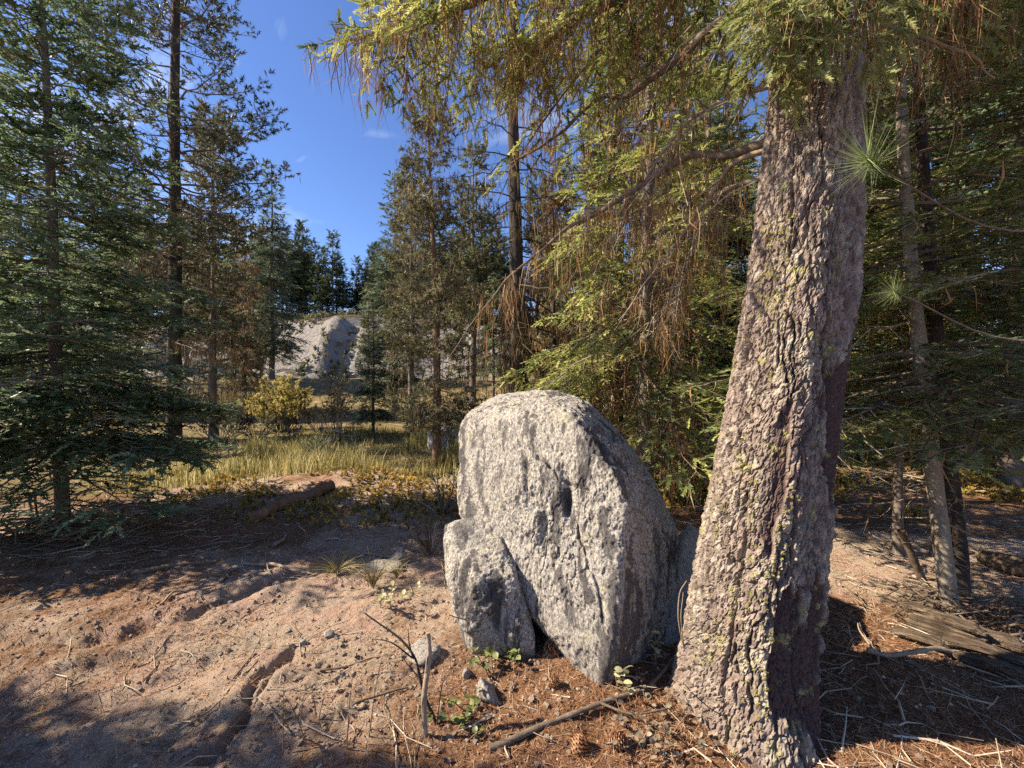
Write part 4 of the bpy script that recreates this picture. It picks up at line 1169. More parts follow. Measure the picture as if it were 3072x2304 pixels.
# trees outside the frame whose shade falls into it
for k, (x, y, s, kd) in enumerate(((-4.7, 1.5, .31, 'spruce0'), (-4.5, 0.8, .33, 'spruce1'), (-6.0, 1.75, .33, 'spruce1'), (-6.3, 1.1, .35, 'spruce0'), (-7.5, -0.8, .8, 'pine1'))):
    plant(kd, x, y, s, k * 1.7, 'small conifer on the open side of the clearing, away from the boulder', 'conifers beside the clearing')

# ------------------------------------------------------------------ shrubs
def shrub(name, px, Y, rx, rz_, n, mat, label, leafs=26, size=0.05, seed=1, stems=14, up=0.9):
    rng = np.random.default_rng(seed)
    x = (px - CX) / FOC * Y
    root = empty(name, (x, Y, g1(x, Y)))
    g = Geo()
    th = rng.uniform(0, 2 * np.pi, n); rr = np.sqrt(rng.uniform(0, 1, n)) * rx
    hh = rz_ * (1 - 0.55 * (rr / rx) ** 2) * rng.uniform(0.7, 1.1, n)
    t = np.linspace(0, 1, 6)[None]
    PT = np.stack([(rr * np.cos(th))[:, None] * (0.25 + 0.75 * t), (rr * np.sin(th))[:, None] * (0.25 + 0.75 * t), hh[:, None] * t ** up], -1)
    PT += rng.normal(size=PT.shape) * 0.03 * rx * t[..., None]
    V, F = tubes(PT, np.full((n, 1), 0.012) * np.linspace(1, 0.2, 6)[None], 3)
    g.add(V, F, 1, np.repeat(rng.uniform(0, 1, n), len(F) // n))
    lt = [tuft(rng, 0.06, leafs, size, size * 0.32, 20, 85) for _ in range(3)]
    dress(g, rng, PT, hh, dict(K=14, dens=9, t0=0.35, tl=0.2, tmin=0.08, tmax=0.3, tdroop=-0.2, rise=0.5, rz=0.3, shoots=lt, sp=0.09, s0=0.2), (0, 1, 0))
    g.obj('crown', [M[mat], M['twig']], root)
    return tag(root, label, 'shrub')
shrub('willow_shrub', 845, 13.4, 1.2, 1.65, 64, 'yellow', 'golden yellow willow bush glowing below the eroded bank', 18, 0.085, 5)
shrub('willow_shrub', 700, 13.0, 0.8, 1.2, 22, 'brownbush', 'dull orange brown bush in the shade beside the golden willow', 14, 0.07, 6)
shrub('brown_shrub', 1015, 10.8, 0.5, 1.95, 20, 'brownbush', 'tall brown half bare bush at the edge of the meadow', 8, 0.05, 8)
shrub('low_shrub', 1330, 5.0, 0.38, 0.42, 26, 'bluefir', 'low dark green bush at the left end of the tall boulder', 12, 0.035, 9)

def seedling(px, py, h, label, seed, mat='bluefir', Y=None):
    rng = np.random.default_rng(seed)
    if Y is None:
        x, Y = GP(px, py)
    else:
        x = (px - CX) / FOC * Y
    root = empty('pine_seedling', (x, Y, g1(x, Y)))
    g = Geo(); stick_geo(g, [(0, 0, -0.05), (0.01, 0, h * 0.5), (0, 0, h * 0.95)], 0.012, 0.004, 10, 6, seed)
    g.obj('trunk', M['redbark'], root, True)
    c = Geo()
    n = 16
    u = np.linspace(0.12, 0.95, n); az = np.arange(n) * 2.4
    L = h * 0.42 * (1 - u) + 0.05
    t = np.linspace(0, 1, 4)[None]
    PT = np.stack([L[:, None] * t * np.cos(az)[:, None], L[:, None] * t * np.sin(az)[:, None], (h * u)[:, None] + L[:, None] * 0.6 * t ** 1.5], -1)
    V, F = tubes(PT, np.full((n, 1), 0.005) * np.linspace(1, .5, 4)[None], 3)
    c.add(V, F, 1)
    tt = [tuft(rng, 0.09, 26, 0.075, 0.006, 15, 60) for _ in range(2)]
    for f in (0.35, 0.7, 0.98):
        p, d = sample(PT, np.full((n, 1), f))
        place_shoots(c, rng, tt, p[:, 0], d[:, 0], np.tile([0.0, 0.1, 1.0], (n, 1)), np.full(n, 1.0), 0, rng.uniform(0.4, 1, n))
    place_shoots(c, rng, tt, np.array([[0, 0, h * 0.9]]), np.array([[0, 0, 1.0]]), np.array([[1.0, 0, 0]]), np.array([1.0]), 0, np.array([0.8]))
    c.obj('crown', [M[mat], M['twig']], root)
    return tag(root, label, 'seedling')
seedling(685, 1378, 0.75, 'pale pine seedling at the tip of the spruce branches', 3)
seedling(800, 1350, 0.85, 'olive pine seedling in front of the dark stream bank', 4, 'pine')
seedling(950, 1384, 0.42, 'small bright pine seedling alone in the meadow grass', 5)
shrub('low_shrub', 1290, 3.75, 0.22, 0.36, 22, 'darklichen', 'dark twiggy brush against the low granite block', 6, 0.02, 19)
for k, (px, Y) in enumerate(((660, 11.2), (770, 11.6), (880, 11.3), (960, 12.2))):
    shrub('bank_shrub', px, Y, 0.75, 0.75, 24, 'darklichen', 'low dark bush along the shaded stream bank below the golden willow', 10, 0.06, 60 + k)['group'] = 'dark bushes on the stream bank'

# ------------------------------------------------------------------ grass, herbs, litter (uncountable)
def blades(name, n, xr, yr, h0, h1, w, mat, label, cat, seed, dens=None):
    rng = np.random.default_rng(seed)
    x, y = rng.uniform(*xr, n * 3), rng.uniform(*yr, n * 3)
    d = dens(x, y) if dens else np.ones(len(x))
    k = np.where(rng.uniform(0, 1, len(x)) < d)[0][:n]
    x, y = x[k], y[k]; n = len(k)
    z = gz(x, y)
    h = rng.uniform(h0, h1, n) * (0.35 + 1.3 * sstep(-0.3, 0.7, fbm(col3(x, y) * 1.7, 4, seed)))
    az = rng.uniform(0, 2 * np.pi, n); ln = h * rng.uniform(0.05, 0.6, n); la = rng.uniform(0, 2 * np.pi, n)
    b = np.stack([x, y, z - 0.01], 1)
    s = np.stack([np.cos(az), np.sin(az), np.zeros(n)], 1) * w
    m = b + np.stack([ln * 0.35 * np.cos(la), ln * 0.35 * np.sin(la), h * 0.6], 1)
    tp = b + np.stack([ln * np.cos(la), ln * np.sin(la), h], 1)
    V = np.stack([b - s, b + s, m - s * 0.8, m + s * 0.8, tp], 1)
    F = np.array([[0, 1, 3], [0, 3, 2], [2, 3, 4]])[None] + (np.arange(n) * 5)[:, None, None]
    g = Geo(); g.add(V.reshape(-1, 3), F.reshape(-1, 3), 0, np.repeat(rng.uniform(0, 1, n), 3))
    return tag(g.obj(name, M[mat]), label, cat, kind='stuff')
meadow = lambda x, y: sstep(5.6, 6.8, y + 0.6 * fbm(col3(x, y) * 0.8, 2, 7)) * (1 - 0.55 * sstep(9, 13, y)) * (1 - sstep(0.3, 1.5, x)) * (1 - 0.9 * np.exp(-(((x + 2.7) / 1.1) ** 2 + ((y - 6.2) / 0.45) ** 2)))
blades('grass', 30000, (-6.2, 1.5), (5.4, 13), 0.06, 0.27, 0.006, 'grass', 'dry yellow green meadow grass behind the clearing', 'grass', 5, meadow)

def scatter_tufts(name, n, xr, yr, tmpl, mat, label, cat, seed, dens=None, flat=False, scale=(0.7, 1.3)):
    rng = np.random.default_rng(seed)
    x, y = rng.uniform(*xr, n * 4), rng.uniform(*yr, n * 4)
    d = dens(x, y) if dens else np.ones(len(x))
    k = np.where(rng.uniform(0, 1, len(x)) < d)[0][:n]
    x, y = x[k], y[k]; n = len(k)
    p = np.stack([x, y, gz(x, y)], 1)
    g = Geo()
    up = np.tile([0.0, 0.0, 1.0], (n, 1)) + rng.normal(size=(n, 3)) * 0.35
    place_shoots(g, rng, tmpl, p, up, rng.normal(size=(n, 3)), rng.uniform(*scale, n), 0, rng.uniform(0, 1, n))
    return tag(g.obj(name, M[mat]), label, cat, kind='stuff')
hb = [tuft(rg, 0.10, 9, 0.09, 0.045, 30, 90) for _ in range(3)]
scatter_tufts('undergrowth', 9000, (0.9, 14), (4.4, 15), hb, 'herb', 'orange and yellow low undergrowth on the wood floor', 'undergrowth', 8,
              lambda x, y: sstep(4.4, 5.6, y) * sstep(-0.45, 0.25, fbm(col3(x, y) * 0.5, 3, 17)))
hb2 = [tuft(rg, 0.04, 8, 0.05, 0.022, 30, 90) for _ in range(3)]
scatter_tufts('ground_cover', 1300, (-4.6, 0.2), (4.4, 6.6), hb2, 'herb', 'low green and yellow plants between log and meadow', 'ground cover', 9,
              lambda x, y: sstep(-0.1, 0.4, fbm(col3(x, y) * 1.1, 3, 27)) * sstep(4.3, 5.3, y))

def needles(n, seed):
    rng = np.random.default_rng(seed)
    r = rng.uniform(1.15, 5.6, n * 3) ; a = rng.uniform(-0.95, 0.95, n * 3)
    x, y = r * np.sin(a), r * np.cos(a)
    d = 0.2 + 0.9 * np.exp(-((x - 0.7) ** 2 + (y - 2.0) ** 2) / 0.9) + 0.7 * sstep(1.0, 1.7, x) * (1 - sstep(2.6, 3.3, y)) + 0.55 * sstep(-0.05, 0.5, fbm(col3(x, y) * 1.6, 3, 37))
    k = np.where(rng.uniform(0, 1, n * 3) < d * 0.6)[0][:n]
    x, y = x[k], y[k]; n = len(k)
    p = np.stack([x, y, gz(x, y) + 0.003], 1)
    az = rng.uniform(0, 2 * np.pi, n); L = rng.uniform(0.02, 0.065, n) ; w = rng.uniform(0.0008, 0.0018, n)
    d = np.stack([np.cos(az), np.sin(az), rng.normal(0.12, 0.22, n)], 1) * L[:, None]
    s = np.stack([-np.sin(az), np.cos(az), rng.normal(0, 0.4, n)], 1) * w[:, None]
    V = np.stack([p - s, p + s, p + d], 1)
    F = np.array([[0, 1, 2]])[None] + (np.arange(n) * 3)[:, None, None]
    g = Geo(); g.add(V.reshape(-1, 3), F.reshape(-1, 3), 0, rng.uniform(0, 1, n))
    return tag(g.obj('needle_litter', M['needle']), 'rust coloured fallen needles strewn over the ground', 'needle litter', kind='stuff')
needles(85000, 3)

def grit(n, seed):
    rng = np.random.default_rng(seed)
    r = rng.uniform(1.15, 5.5, n); a = rng.uniform(-0.95, 0.95, n)
    x, y = r * np.sin(a), r * np.cos(a)
    p = np.stack([x, y, gz(x, y)], 1)
    O = np.array([[1, 0, 0], [-1, 0, 0], [0, 1, 0], [0, -1, 0], [0, 0, 1], [0, 0, -0.5]], float)
    s = 0.0022 + 0.007 * rng.uniform(0, 1, n) ** 4 + 0.008 * (rng.uniform(0, 1, n) < 0.008)
    V = p[:, None] + O[None] * s[:, None, None] * rng.uniform(0.6, 1.3, (n, 6, 1))
    F = np.array([[0, 2, 4], [2, 1, 4], [1, 3, 4], [3, 0, 4]])[None] + (np.arange(n) * 6)[:, None, None]
    m, nn, l = new_mat('sand_grains')
    at = N(nn, 'ShaderNodeAttribute', attribute_name='rnd')
    rr = ramp(nn, [(0.0, (0.16, 0.11, 0.08)), (0.5, (0.32, 0.23, 0.17)), (1.0, (0.46, 0.36, 0.27))])
    l.new(at.outputs['Fac'], rr.inputs[0])
    finish(nn, l, rr.outputs[0], 0.9)
    g = Geo(); g.add(V.reshape(-1, 3), F.reshape(-1, 3), 0, np.repeat(rng.uniform(0, 1, n), 4))
    return tag(g.obj('gravel', m), 'coarse sand grains and crumbs of decomposed granite', 'gravel', kind='stuff')
grit(22000, 4)

def twig_litter(n, seed):
    rng = np.random.default_rng(seed)
    r = rng.uniform(1.3, 9, n); a = rng.uniform(-0.95, 0.95, n)
    x, y = r * np.sin(a), r * np.cos(a)
    k = (rng.uniform(0, 1, n) < 0.25 + 0.75 * ((x > 1.2) | (y > 3.2)))
    x, y = x[k], y[k]; n = len(x)
    p = np.stack([x, y, gz(x, y) + 0.008], 1)
    az = rng.uniform(0, 2 * np.pi, n); L = rng.uniform(0.06, 0.38, n)
    t = np.linspace(-0.5, 0.5, 4)[None, :, None]
    d = np.stack([np.cos(az), np.sin(az), rng.normal(0.05, 0.12, n)], 1) * L[:, None]
    PT = p[:, None] + d[:, None] * t + rng.normal(size=(n, 4, 3)) * (L * 0.05)[:, None, None]
    PT[..., 2] = np.maximum(PT[..., 2], gz(PT[..., 0].ravel(), PT[..., 1].ravel()).reshape(n, 4) + 0.003)
    V, F = tubes(PT, (0.002 + 0.0035 * rng.uniform(0, 1, n) ** 3)[:, None] * np.array([1, .9, .7, .3])[None], 4)
    g = Geo(); g.add(V, F, 0, np.repeat(rng.uniform(0, 1, n), len(F) // n))
    return tag(g.obj('twig_litter', M['deadtwig']), 'scattered small dead twigs on the ground', 'twig litter', kind='stuff')
twig_litter(3600, 5)

# ------------------------------------------------------------------ fallen wood, each its own thing
def gpt(px, py, up=0.0):
    x, y = GP(px, py)
    return np.array([x, y, g1(x, y) + up])

def log_thing(name, pts, r0, r1, mat, label, seed, cat='log', sides=16, n=40, rough=0.22, bend=0.01, group=None, branches=()):
    g = Geo()
    stick_geo(g, pts, r0, r1, n, sides, seed, rough, 0, bend)
    if not branches:
        return tag(g.obj(name, M[mat], smooth=True), label, cat, group)
    root = empty(name, (0, 0, 0))
    g.obj('stem', M[mat], root, True)
    for k, (bp, a, b) in enumerate(branches):
        gb = Geo(); stick_geo(gb, bp, a, b, 14, 6, seed + k + 1, 0.12, 0, bend)
        gb.obj('branch', M[mat], root, True)
    return tag(root, label, cat, group)

log_thing('fallen_log', [gpt(764, 1570, .04), gpt(850, 1535, .06), gpt(930, 1512, .05), gpt(989, 1490, .08)], 0.06, 0.085, 'redbark', 'short rotting red brown log lying before the meadow', 5)
log_thing('fallen_branch', [gpt(1470, 2278, .01), gpt(1640, 2215, .02), gpt(1800, 2160, .025), gpt(1960, 2085, .03), gpt(2065, 2010, .07)], 0.014, 0.007, 'limb', 'long bare branch lying in front of the tall boulder', 6, 'branch', 8,
          branches=[([gpt(1800, 2160, .025), gpt(1900, 2190, .03), gpt(2010, 2180, .03)], 0.006, 0.003)])
b0 = gpt(1278, 2225, -0.03)
log_thing('dead_sapling', [b0, b0 + np.array([-0.012, 0, 0.18]), b0 + np.array([0.0, 0.02, 0.36]), P(1283, 1900, b0[1] + 0.04)], 0.012, 0.010, 'deadwood', 'pale upright dead stem with a snapped top', 8, 'stem', 8, rough=0.1,
          branches=[([b0 + np.array([0, 0, 0.3]), P(1290, 1960, b0[1] + .02), P(1340, 1975, b0[1] + .03)], 0.004, 0.002)])
b1 = gpt(1312, 2185, -0.02)
log_thing('dead_shrub', [b1, P(1262, 2040, b1[1]), P(1240, 1975, b1[1] + .02), P(1180, 1905, b1[1] + .05), P(1100, 1840, b1[1] + .08)], 0.008, 0.003, 'darkbark', 'thin dark dead shrub arching over the flat stone', 9, 'shrub', 6, rough=0.1, bend=0.008,
          branches=[([P(1240, 1975, b1[1] + .02), P(1228, 1930, b1[1] + .02), P(1222, 1890, b1[1])], 0.004, 0.0015), ([P(1240, 1975, b1[1] + .02), P(1180, 1930, b1[1]), P(1120, 1915, b1[1])], 0.004, 0.0015),
                    ([P(1262, 2040, b1[1]), P(1230, 2000, b1[1]), P(1205, 1960, b1[1] - .03)], 0.003, 0.0015), ([b1, P(1330, 2060, b1[1]), P(1345, 2040, b1[1])], 0.003, 0.0015)])
b2 = gpt(1560, 1960, 0.0)
log_thing('dead_sapling', [b2, P(1520, 1900, b2[1] - .05), P(1440, 1870, b2[1] - .08), P(1350, 1840, b2[1] - .12)], 0.006, 0.002, 'darkbark', 'thin dark stem bending in front of the low granite block', 10, 'stem', 6, rough=0.1,
          branches=[([P(1440, 1870, b2[1] - .08), P(1410, 1800, b2[1] - .06), P(1385, 1740, b2[1] - .05)], 0.003, 0.001), ([P(1500, 1890, b2[1] - .06), P(1430, 1890, b2[1] - .1), P(1380, 1900, b2[1] - .1)], 0.002, 0.001)])
b3 = gpt(2030, 2060, 0.0)
log_thing('dry_weed', [b3, P(2055, 1960, 2.0), P(2038, 1850, 1.95), P(2042, 1780, 1.93), P(2066, 1745, 1.9)], 0.004, 0.002, 'deadwood', 'arched pale dry stems against the foot of the leaning trunk', 12, 'stem', 6, rough=0.05,
          branches=[([P(2055, 1960, 2.0), P(2042, 1860, 1.92), P(2052, 1780, 1.9)], 0.003, 0.0015), ([b3, P(2060, 2070, 1.8), P(2110, 2060, 1.72)], 0.003, 0.002)])
q0, q1 = gpt(2780, 1730, -0.06), P(2700, 1590, 3.25)
log_thing('wooden_stake', [q0, (q0 + q1) / 2, q1], 0.030, 0.024, 'oldwood', 'short leaning wooden stake in the sunlit soil behind the slim firs', 14, 'stake', 9, rough=0.15)
log_thing('fallen_log', [gpt(2950, 1690, .05), gpt(3010, 1715, .07), gpt(3110, 1745, .08)], 0.06, 0.08, 'oldwood', 'thick sunlit log end beside the slim firs', 15)
log_thing('fallen_branch', [gpt(2770, 1640, .02), gpt(2860, 1640, .03), gpt(2950, 1650, .03)], 0.012, 0.008, 'limb', 'thin dark branch lying behind the slim firs', 16, 'branch', 7)
log_thing('fallen_branch', [gpt(2600, 2030, .03), gpt(2680, 2050, .03), gpt(2800, 2015, .05), gpt(2900, 2010, .05)], 0.014, 0.012, 'deadwood', 'bent grey branch in the shade by the split log', 17, 'branch', 7, branches=[([gpt(2620, 2035, .03), gpt(2590, 1990, .06), gpt(2575, 1950, .08)], 0.007, 0.003)])
g_sticks = [((480, 1840), (520, 1800), (565, 1785), .010), ((590, 1800), (640, 1820), (705, 1850), .012), ((400, 1735), (520, 1722), (650, 1700), .018),
            ((735, 1700), (830, 1712), (945, 1745), .015), ((660, 1760), (690, 1725), (715, 1715), .012), ((320, 1690), (400, 1680), (470, 1660), .01),
            ((820, 1640), (850, 1620), (860, 1600), .02), ((640, 1610), (720, 1630), (800, 1612), .012), ((180, 1660), (260, 1640), (330, 1615), .016),
            ((1040, 1690), (1120, 1672), (1220, 1700), .012), ((960, 2030), (1060, 2010), (1180, 1980), .006), ((1010, 2135), (1090, 2120), (1240, 2070), .007),
            ((2200, 2230), (2260, 2200), (2330, 2180), .012), ((1930, 2270), (1950, 2230), (1965, 2200), .012)]
for k, (a, b, c, r) in enumerate(g_sticks):
    log_thing('ground_stick', [gpt(*a, r * .6), gpt(*b, r * 1.2), gpt(*c, r * .8)], r, r * 0.6, 'limb' if k % 3 else 'deadwood', 'short dead stick lying loose on the bare ground', 30 + k, 'stick', 7, 20, 0.2, 0.012, 'sticks on the bare ground')

# split rotten log in the shade
def split_log():
    root = empty('split_log')
    for k, (a, b, w, th, up) in enumerate((((2690, 1868), (2960, 1985), .045, .022, .10), ((2740, 1900), (3110, 2005), .05, .025, .06), ((2790, 1965), (3120, 2050), .04, .02, .05), ((2660, 1940), (2850, 2010), .03, .018, .03), ((2850, 2010), (3120, 2090), .035, .02, .03), ((2700, 1890), (3000, 1990), .02, .05, .03))):
        p0, p1 = gpt(*a, up), gpt(*b, up + 0.02)
        n = 40
        c = smooth_path([p0, (p0 + p1) / 2 + np.array([0, 0, 0.02]), p1], n)
        ta = np.arange(10) / 10 * 2 * np.pi
        d = nrm((p1 - p0)[None])[0]; sx = nrm(np.cross(d, [0, 0, 1.0])[None])[0]; sy = np.cross(sx, d)
        tap = np.minimum(1, np.minimum(np.linspace(0.15, 6, n), np.linspace(6, 0.3, n)))
        V = c[:, None] + (np.sign(np.cos(ta)) * np.abs(np.cos(ta)) ** .5 * w)[None, :, None] * sx * tap[:, None, None] + (np.sign(np.sin(ta)) * np.abs(np.sin(ta)) ** .6 * th)[None, :, None] * sy * tap[:, None, None]
        V = V.reshape(-1, 3)
        al = V @ d
        q = np.stack([al * 2.0, V @ sx * 40, V @ sy * 40], 1)
        V = V + sy * (0.012 * fbm(q * 1.6, 3, k))[:, None] + sx * (0.012 * fbm(q * 1.6 + 9, 3, k + 4))[:, None]
        g = Geo(); g.add(V, grid_faces(n, 10, True))
        g.obj('slab', M['slab'], root, False)
    return tag(root, 'rotten log split into long weathered slabs in the shade', 'log')
split_log()

def stick_pile(name, cxp, n, rx, ry, hmax, L0, L1, mat, label, seed):
    rng = np.random.default_rng(seed)
    x0, y0 = GP(*cxp)
    root = empty(name, (x0, y0, g1(x0, y0)))
    mesh = []
    for v in range(6):
        g = Geo()
        L = 1.0
        stick_geo(g, [(-.5, 0, 0), (-.1, rng.normal(0, .05), rng.normal(0, .03)), (.2, rng.normal(0, .05), 0), (.5, 0, rng.normal(0, .05))], 0.012, 0.005, 9, 4, v, 0.1)
        mesh.append(g.mesh('stick', M[mat], True))
    for k in range(n):
        o = link('stick', mesh[k % 6], root)
        x, y = rng.normal(0, rx / 2), rng.normal(0, ry / 2)
        o.location = (x, y, g1(x0 + x, y0 + y) - root.location.z + rng.uniform(0.01, hmax) * math.exp(-(x / rx) ** 2 - (y / ry) ** 2))
        L = rng.uniform(L0, L1)
        o.scale = (L, L ** .5, L ** .5)
        o.rotation_euler = (0, rng.normal(0, 0.3), rng.uniform(0, 6.28))
    return tag(root, label, 'brush pile')
stick_pile('brush_pile', (2830, 1850), 60, 0.34, 0.22, 0.16, 0.2, 0.55, 'limb', 'tangle of dark sticks heaped round the foot of the slim firs', 3)
stick_pile('slash_pile', (2650, 1450), 60, 1.0, 0.5, 0.18, 0.5, 1.4, 'deadwood', 'heap of pale bleached branches behind the leaning old conifer', 4)
stick_pile('brush_pile', (120, 1640), 44, 0.7, 0.3, 0.18, 0.4, 1.1, 'limb', 'brown dead branches heaped round the foot of the bushy spruce', 6)

# ------------------------------------------------------------------ small plants, cones, tufts
def leaf_mesh(name, w, mat, seed):
    rng = np.random.default_rng(seed)
    t = np.array([0, .25, .55, .8, 1.0]); hw = np.array([0.05, .42, .5, .32, 0.0]) * w
    zc = np.array([0, .04, .06, .03, -.04])
    V = []
    for a, b, c in zip(t, hw, zc):
        V += [(a, -b, c + 0.12 * b), (a, 0, c - 0.02), (a, b, c + 0.12 * b)]
    F = []
    for i in range(4):
        for j in (0, 1):
            p = i * 3 + j
            F += [(p, p + 1, p + 4), (p, p + 4, p + 3)]
    g = Geo(); g.add(np.array(V), np.array(F), 0, rng.uniform(0.1, 1))
    return g.mesh(name, mat, True)
LEAVES = [leaf_mesh('leaf', 0.75, M['greenleaf'], k) for k in range(4)]
pale = leaf_mat('pale_leaves', [(0.1, (0.24, 0.24, 0.12)), (0.5, (0.38, 0.37, 0.2)), (0.9, (0.5, 0.46, 0.28))], 0.3, 0.4)
PALES = [leaf_mesh('leaf', 0.6, pale, k) for k in range(3)]
greyl = leaf_mat('withered_leaves', [(0.1, (0.12, 0.095, 0.07)), (0.5, (0.21, 0.17, 0.12)), (0.9, (0.3, 0.24, 0.17))], 0.2, 0.6)
GREYS = [leaf_mesh('leaf', 0.6, greyl, k) for k in range(3)]

def sprig(px, py, n_st, h, spread, leaf_n, size, kinds_, label, seed, stem='redbark', name='leafy_sprig'):
    rng = np.random.default_rng(seed)
    x, y = GP(px, py)
    root = empty(name, (x, y, g1(x, y)))
    for s in range(n_st):
        az = rng.uniform(0, 6.28); b = np.array([rng.normal(0, spread * .35), rng.normal(0, spread * .35), -0.01])
        hh = h * rng.uniform(0.6, 1.1)
        tip = b + np.array([math.cos(az) * spread * .6, math.sin(az) * spread * .6, hh])
        g = Geo()
        c = stick_geo(g, [b, (b + tip) / 2 + np.array([0, 0, hh * .12]), tip], 0.0028, 0.0012, 10, 5, seed + s, 0.05)
        g.obj('stem', M[stem], root, True)
        for q in range(leaf_n):
            f = 0.3 + 0.7 * (q + 1) / leaf_n
            o = link('leaf', kinds_[int(rng.integers(0, len(kinds_)))], root)
            o.location = c[min(9, int(f * 9))]
            sc = size * rng.uniform(0.7, 1.2)
            o.scale = (sc, sc, sc)
            o.rotation_euler = (rng.normal(0, 0.5), rng.uniform(-0.7, 0.3), q * 2.4 + rng.uniform(-.5, .5))
    return tag(root, label, 'plant')
sprig(1500, 1990, 16, 0.13, 0.22, 6, 0.040, LEAVES, 'spreading green leafy plant at the foot of the two boulders', 3)
sprig(1545, 1950, 6, 0.16, 0.10, 5, 0.036, LEAVES, 'upright fresh green sprigs in the joint between the two boulders', 13)
sprig(1375, 2170, 8, 0.10, 0.16, 5, 0.036, LEAVES, 'small green plant growing round the upright dead stem', 4)
sprig(1175, 1830, 6, 0.14, 0.16, 7, 0.042, PALES, 'pale leaved plant lit by the sun beside the dry grass tuft', 5)
sprig(1850, 2110, 4, 0.15, 0.08, 6, 0.040, PALES, 'pale leaved sprig before the bottom corner of the tall boulder', 6)
sprig(1965, 2040, 2, 0.22, 0.05, 5, 0.042, PALES, 'tall thin sprig with large pale leaves beside the dark slab', 7)
sprig(930, 2230, 7, 0.22, 0.16, 6, 0.026, GREYS, 'withered brown herb with thin stems in the sandy foreground', 8)
sprig(1050, 2230, 3, 0.34, 0.10, 4, 0.030, GREYS, 'taller withered herb stem with a tuft of brown leaves on top', 9)
sprig(2080, 2230, 12, 0.12, 0.30, 6, 0.030, GREYS, 'withered brown undershrub at the foot of the leaning trunk', 10)
sprig(1930, 2240, 10, 0.10, 0.24, 6, 0.030, GREYS, 'withered plant below the long bare branch', 11)
sprig(1190, 1560, 6, 0.14, 0.2, 5, 0.03, LEAVES, 'small green plant on the dim ground behind the flat stones', 12)

def tuft_thing(px, py, h, n, label, seed, droop=1.0):
    rng = np.random.default_rng(seed)
    x, y = GP(px, py)
    g = Geo()
    t = np.linspace(0, 1, 6)[None]
    az = rng.uniform(0, 6.28, n); L = h * rng.uniform(0.6, 1.3, n); sp = rng.uniform(0.3, 1.2, n) * droop
    PT = np.stack([(L * sp)[:, None] * t ** 1.4 * np.cos(az)[:, None], (L * sp)[:, None] * t ** 1.4 * np.sin(az)[:, None], L[:, None] * (t - 0.35 * sp[:, None] * t ** 3)], -1)
    V, F = tubes(PT, np.full((n, 1), 0.0018) * np.linspace(1, .3, 6)[None], 3)
    g.add(V, F, 0, np.repeat(rng.uniform(0.3, 1, n), len(F) // n))
    return tag(g.obj('grass_tuft', M['grass'], loc=(x, y, g1(x, y))), label, 'grass tuft')
tuft_thing(1120, 1775, 0.26, 90, 'green and straw grass tuft above the pale leaved plant', 3, 0.8)
tuft_thing(1010, 1740, 0.16, 110, 'pale straw grass sprawling at the end of the gully', 4, 1.5)
tuft_thing(1190, 1740, 0.15, 50, 'small straw tuft below the flat pale stone', 5)

def pine_cone(px, py, r, label, seed, rot=(1.2, 0.2, 0.4)):
    rng = np.random.default_rng(seed)
    x, y = GP(px, py)
    g = Geo()
    n = 90
    for i in range(n):
        u = (i + 0.5) / n
        a = i * 2.39996
        zz = (u - 0.5) * 2.3 * r
        rr = r * math.sin(math.pi * (0.12 + 0.8 * u)) ** 0.8
        c = np.array([rr * 0.45 * math.cos(a), rr * 0.45 * math.sin(a), zz])
        o = np.array([math.cos(a), math.sin(a), 0.55]); o /= np.linalg.norm(o)
        s = np.array([-math.sin(a), math.cos(a), 0])
        l_, w = rr * 0.75, r * 0.26
        tipc = c + o * l_
        g.add([c - s * w * .4, c + s * w * .4, tipc + s * w, tipc + np.array([0, 0, -0.1 * r]) + o * r * .12, tipc - s * w], [[0, 1, 2], [0, 2, 4], [4, 2, 3]], 0, rng.uniform(0, 1))
    m = g.obj('pine_cone', M['needle'])
    m.location = (x, y, g1(x, y) + r * 0.75); m.rotation_euler = rot
    return tag(m, label, 'pine cone')
pine_cone(1655, 1985, 0.042, 'open pine cone tucked under the edge of the tall boulder', 3)
pine_cone(1735, 2270, 0.034, 'pine cone on the litter below the long bare branch', 4, (1.0, .5, 2))
pine_cone(1660, 2095, 0.026, 'small pine cone on the red needles beside the angular grey rock', 5, (.6, .9, 1))
pine_cone(1852, 2262, 0.034, 'pine cone under the withered plant', 6, (1.3, 0, 1.4))

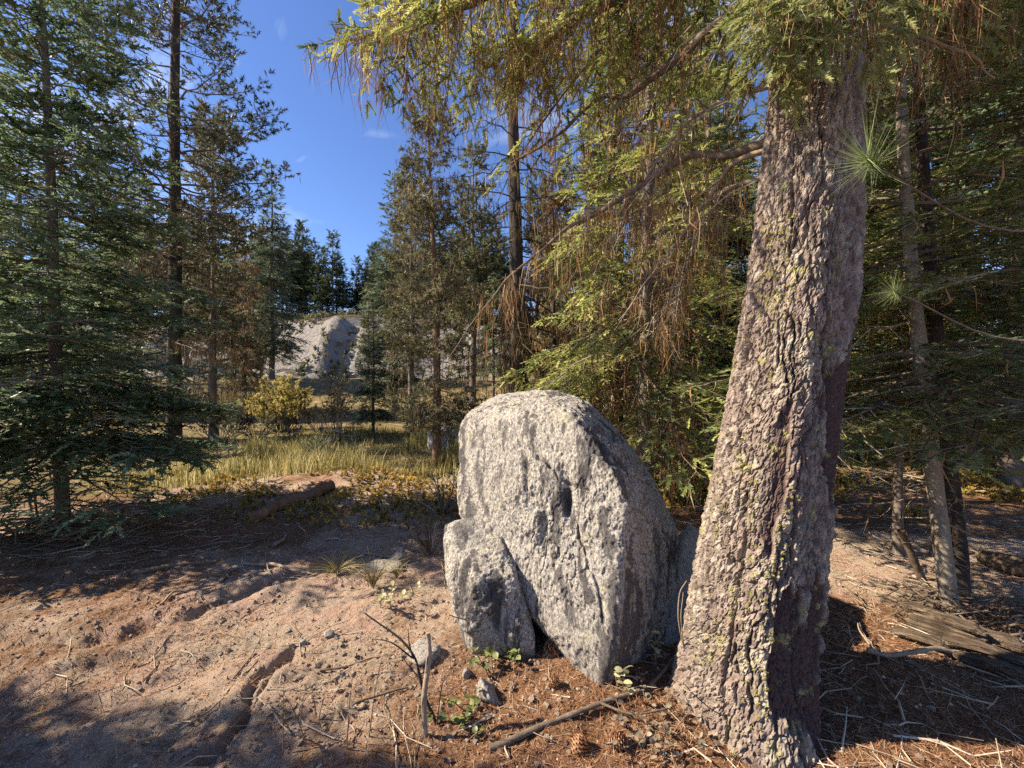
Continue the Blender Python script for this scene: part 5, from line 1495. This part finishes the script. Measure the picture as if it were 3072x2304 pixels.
# scrub on the face and lip of the eroded bank
def bank_scrub(n, seed):
    rng = np.random.default_rng(seed)
    x, y = rng.uniform(-60, 5, n * 3), rng.uniform(44, 60, n * 3)
    d = sstep(0.0, 0.5, fbm(col3(x * 0.3, y * 0.3), 3, 5)) * 0.5 + 0.9 * sstep(54, 57, y)
    k = np.where(rng.uniform(0, 1, n * 3) < d)[0][:n]
    p = np.array([[x[i], y[i], hz(x[i], y[i])] for i in k])
    g = Geo()
    tp = [tuft(rng, 0.35, 9, 0.5, 0.2, 20, 85) for _ in range(3)]
    place_shoots(g, rng, tp, p, np.tile([0, 0, 1.0], (len(p), 1)), rng.normal(size=(len(p), 3)), rng.uniform(0.6, 1.4, len(p)), 0, rng.uniform(0, 0.7, len(p)))
    return tag(g.obj('bank_scrub', M['olive']), 'low brown scrub dotting the eroded bank and its lip', 'scrub', kind='stuff')
bank_scrub(2600, 6)

# crumbs and small clods of the same soil
def crumbs(n, seed):
    rng = np.random.default_rng(seed)
    r = rng.uniform(1.2, 5.0, n * 3); a = rng.uniform(-0.95, 0.95, n * 3)
    x, y = r * np.sin(a), r * np.cos(a)
    k = np.where(rng.uniform(0, 1, n * 3) < 0.15 + 0.85 * sstep(0.0, 0.6, fbm(col3(x, y) * 1.8, 3, 13)))[0][:n]
    x, y = x[k], y[k]; n = len(k)
    p = np.stack([x, y, gz(x, y)], 1)
    O = nrm(np.array([[1, 0, 0], [-1, 0, 0], [0, 1, 0], [0, -1, 0], [.6, .6, .8], [-.6, .6, .8], [-.6, -.6, .8], [.6, -.6, .8], [0, 0, 1.0]], float))
    s = 0.004 + 0.016 * rng.uniform(0, 1, n) ** 4
    V = p[:, None] + O[None] * s[:, None, None] * rng.uniform(0.65, 1.25, (n, 9, 1)) * np.array([1, 1, 0.75])
    F = np.array([[0, 2, 4], [2, 1, 5], [1, 3, 6], [3, 0, 7], [2, 5, 4], [1, 6, 5], [3, 7, 6], [0, 4, 7], [4, 5, 8], [5, 6, 8], [6, 7, 8], [7, 4, 8]])[None] + (np.arange(n) * 9)[:, None, None]
    g = Geo(); g.add(V.reshape(-1, 3), F.reshape(-1, 3), 0, 0.5)
    return tag(g.obj('soil_crumbs', M['ground']), 'loose crumbs of sandy soil scattered over the bare ground', 'soil crumbs', kind='stuff')
crumbs(7000, 9)
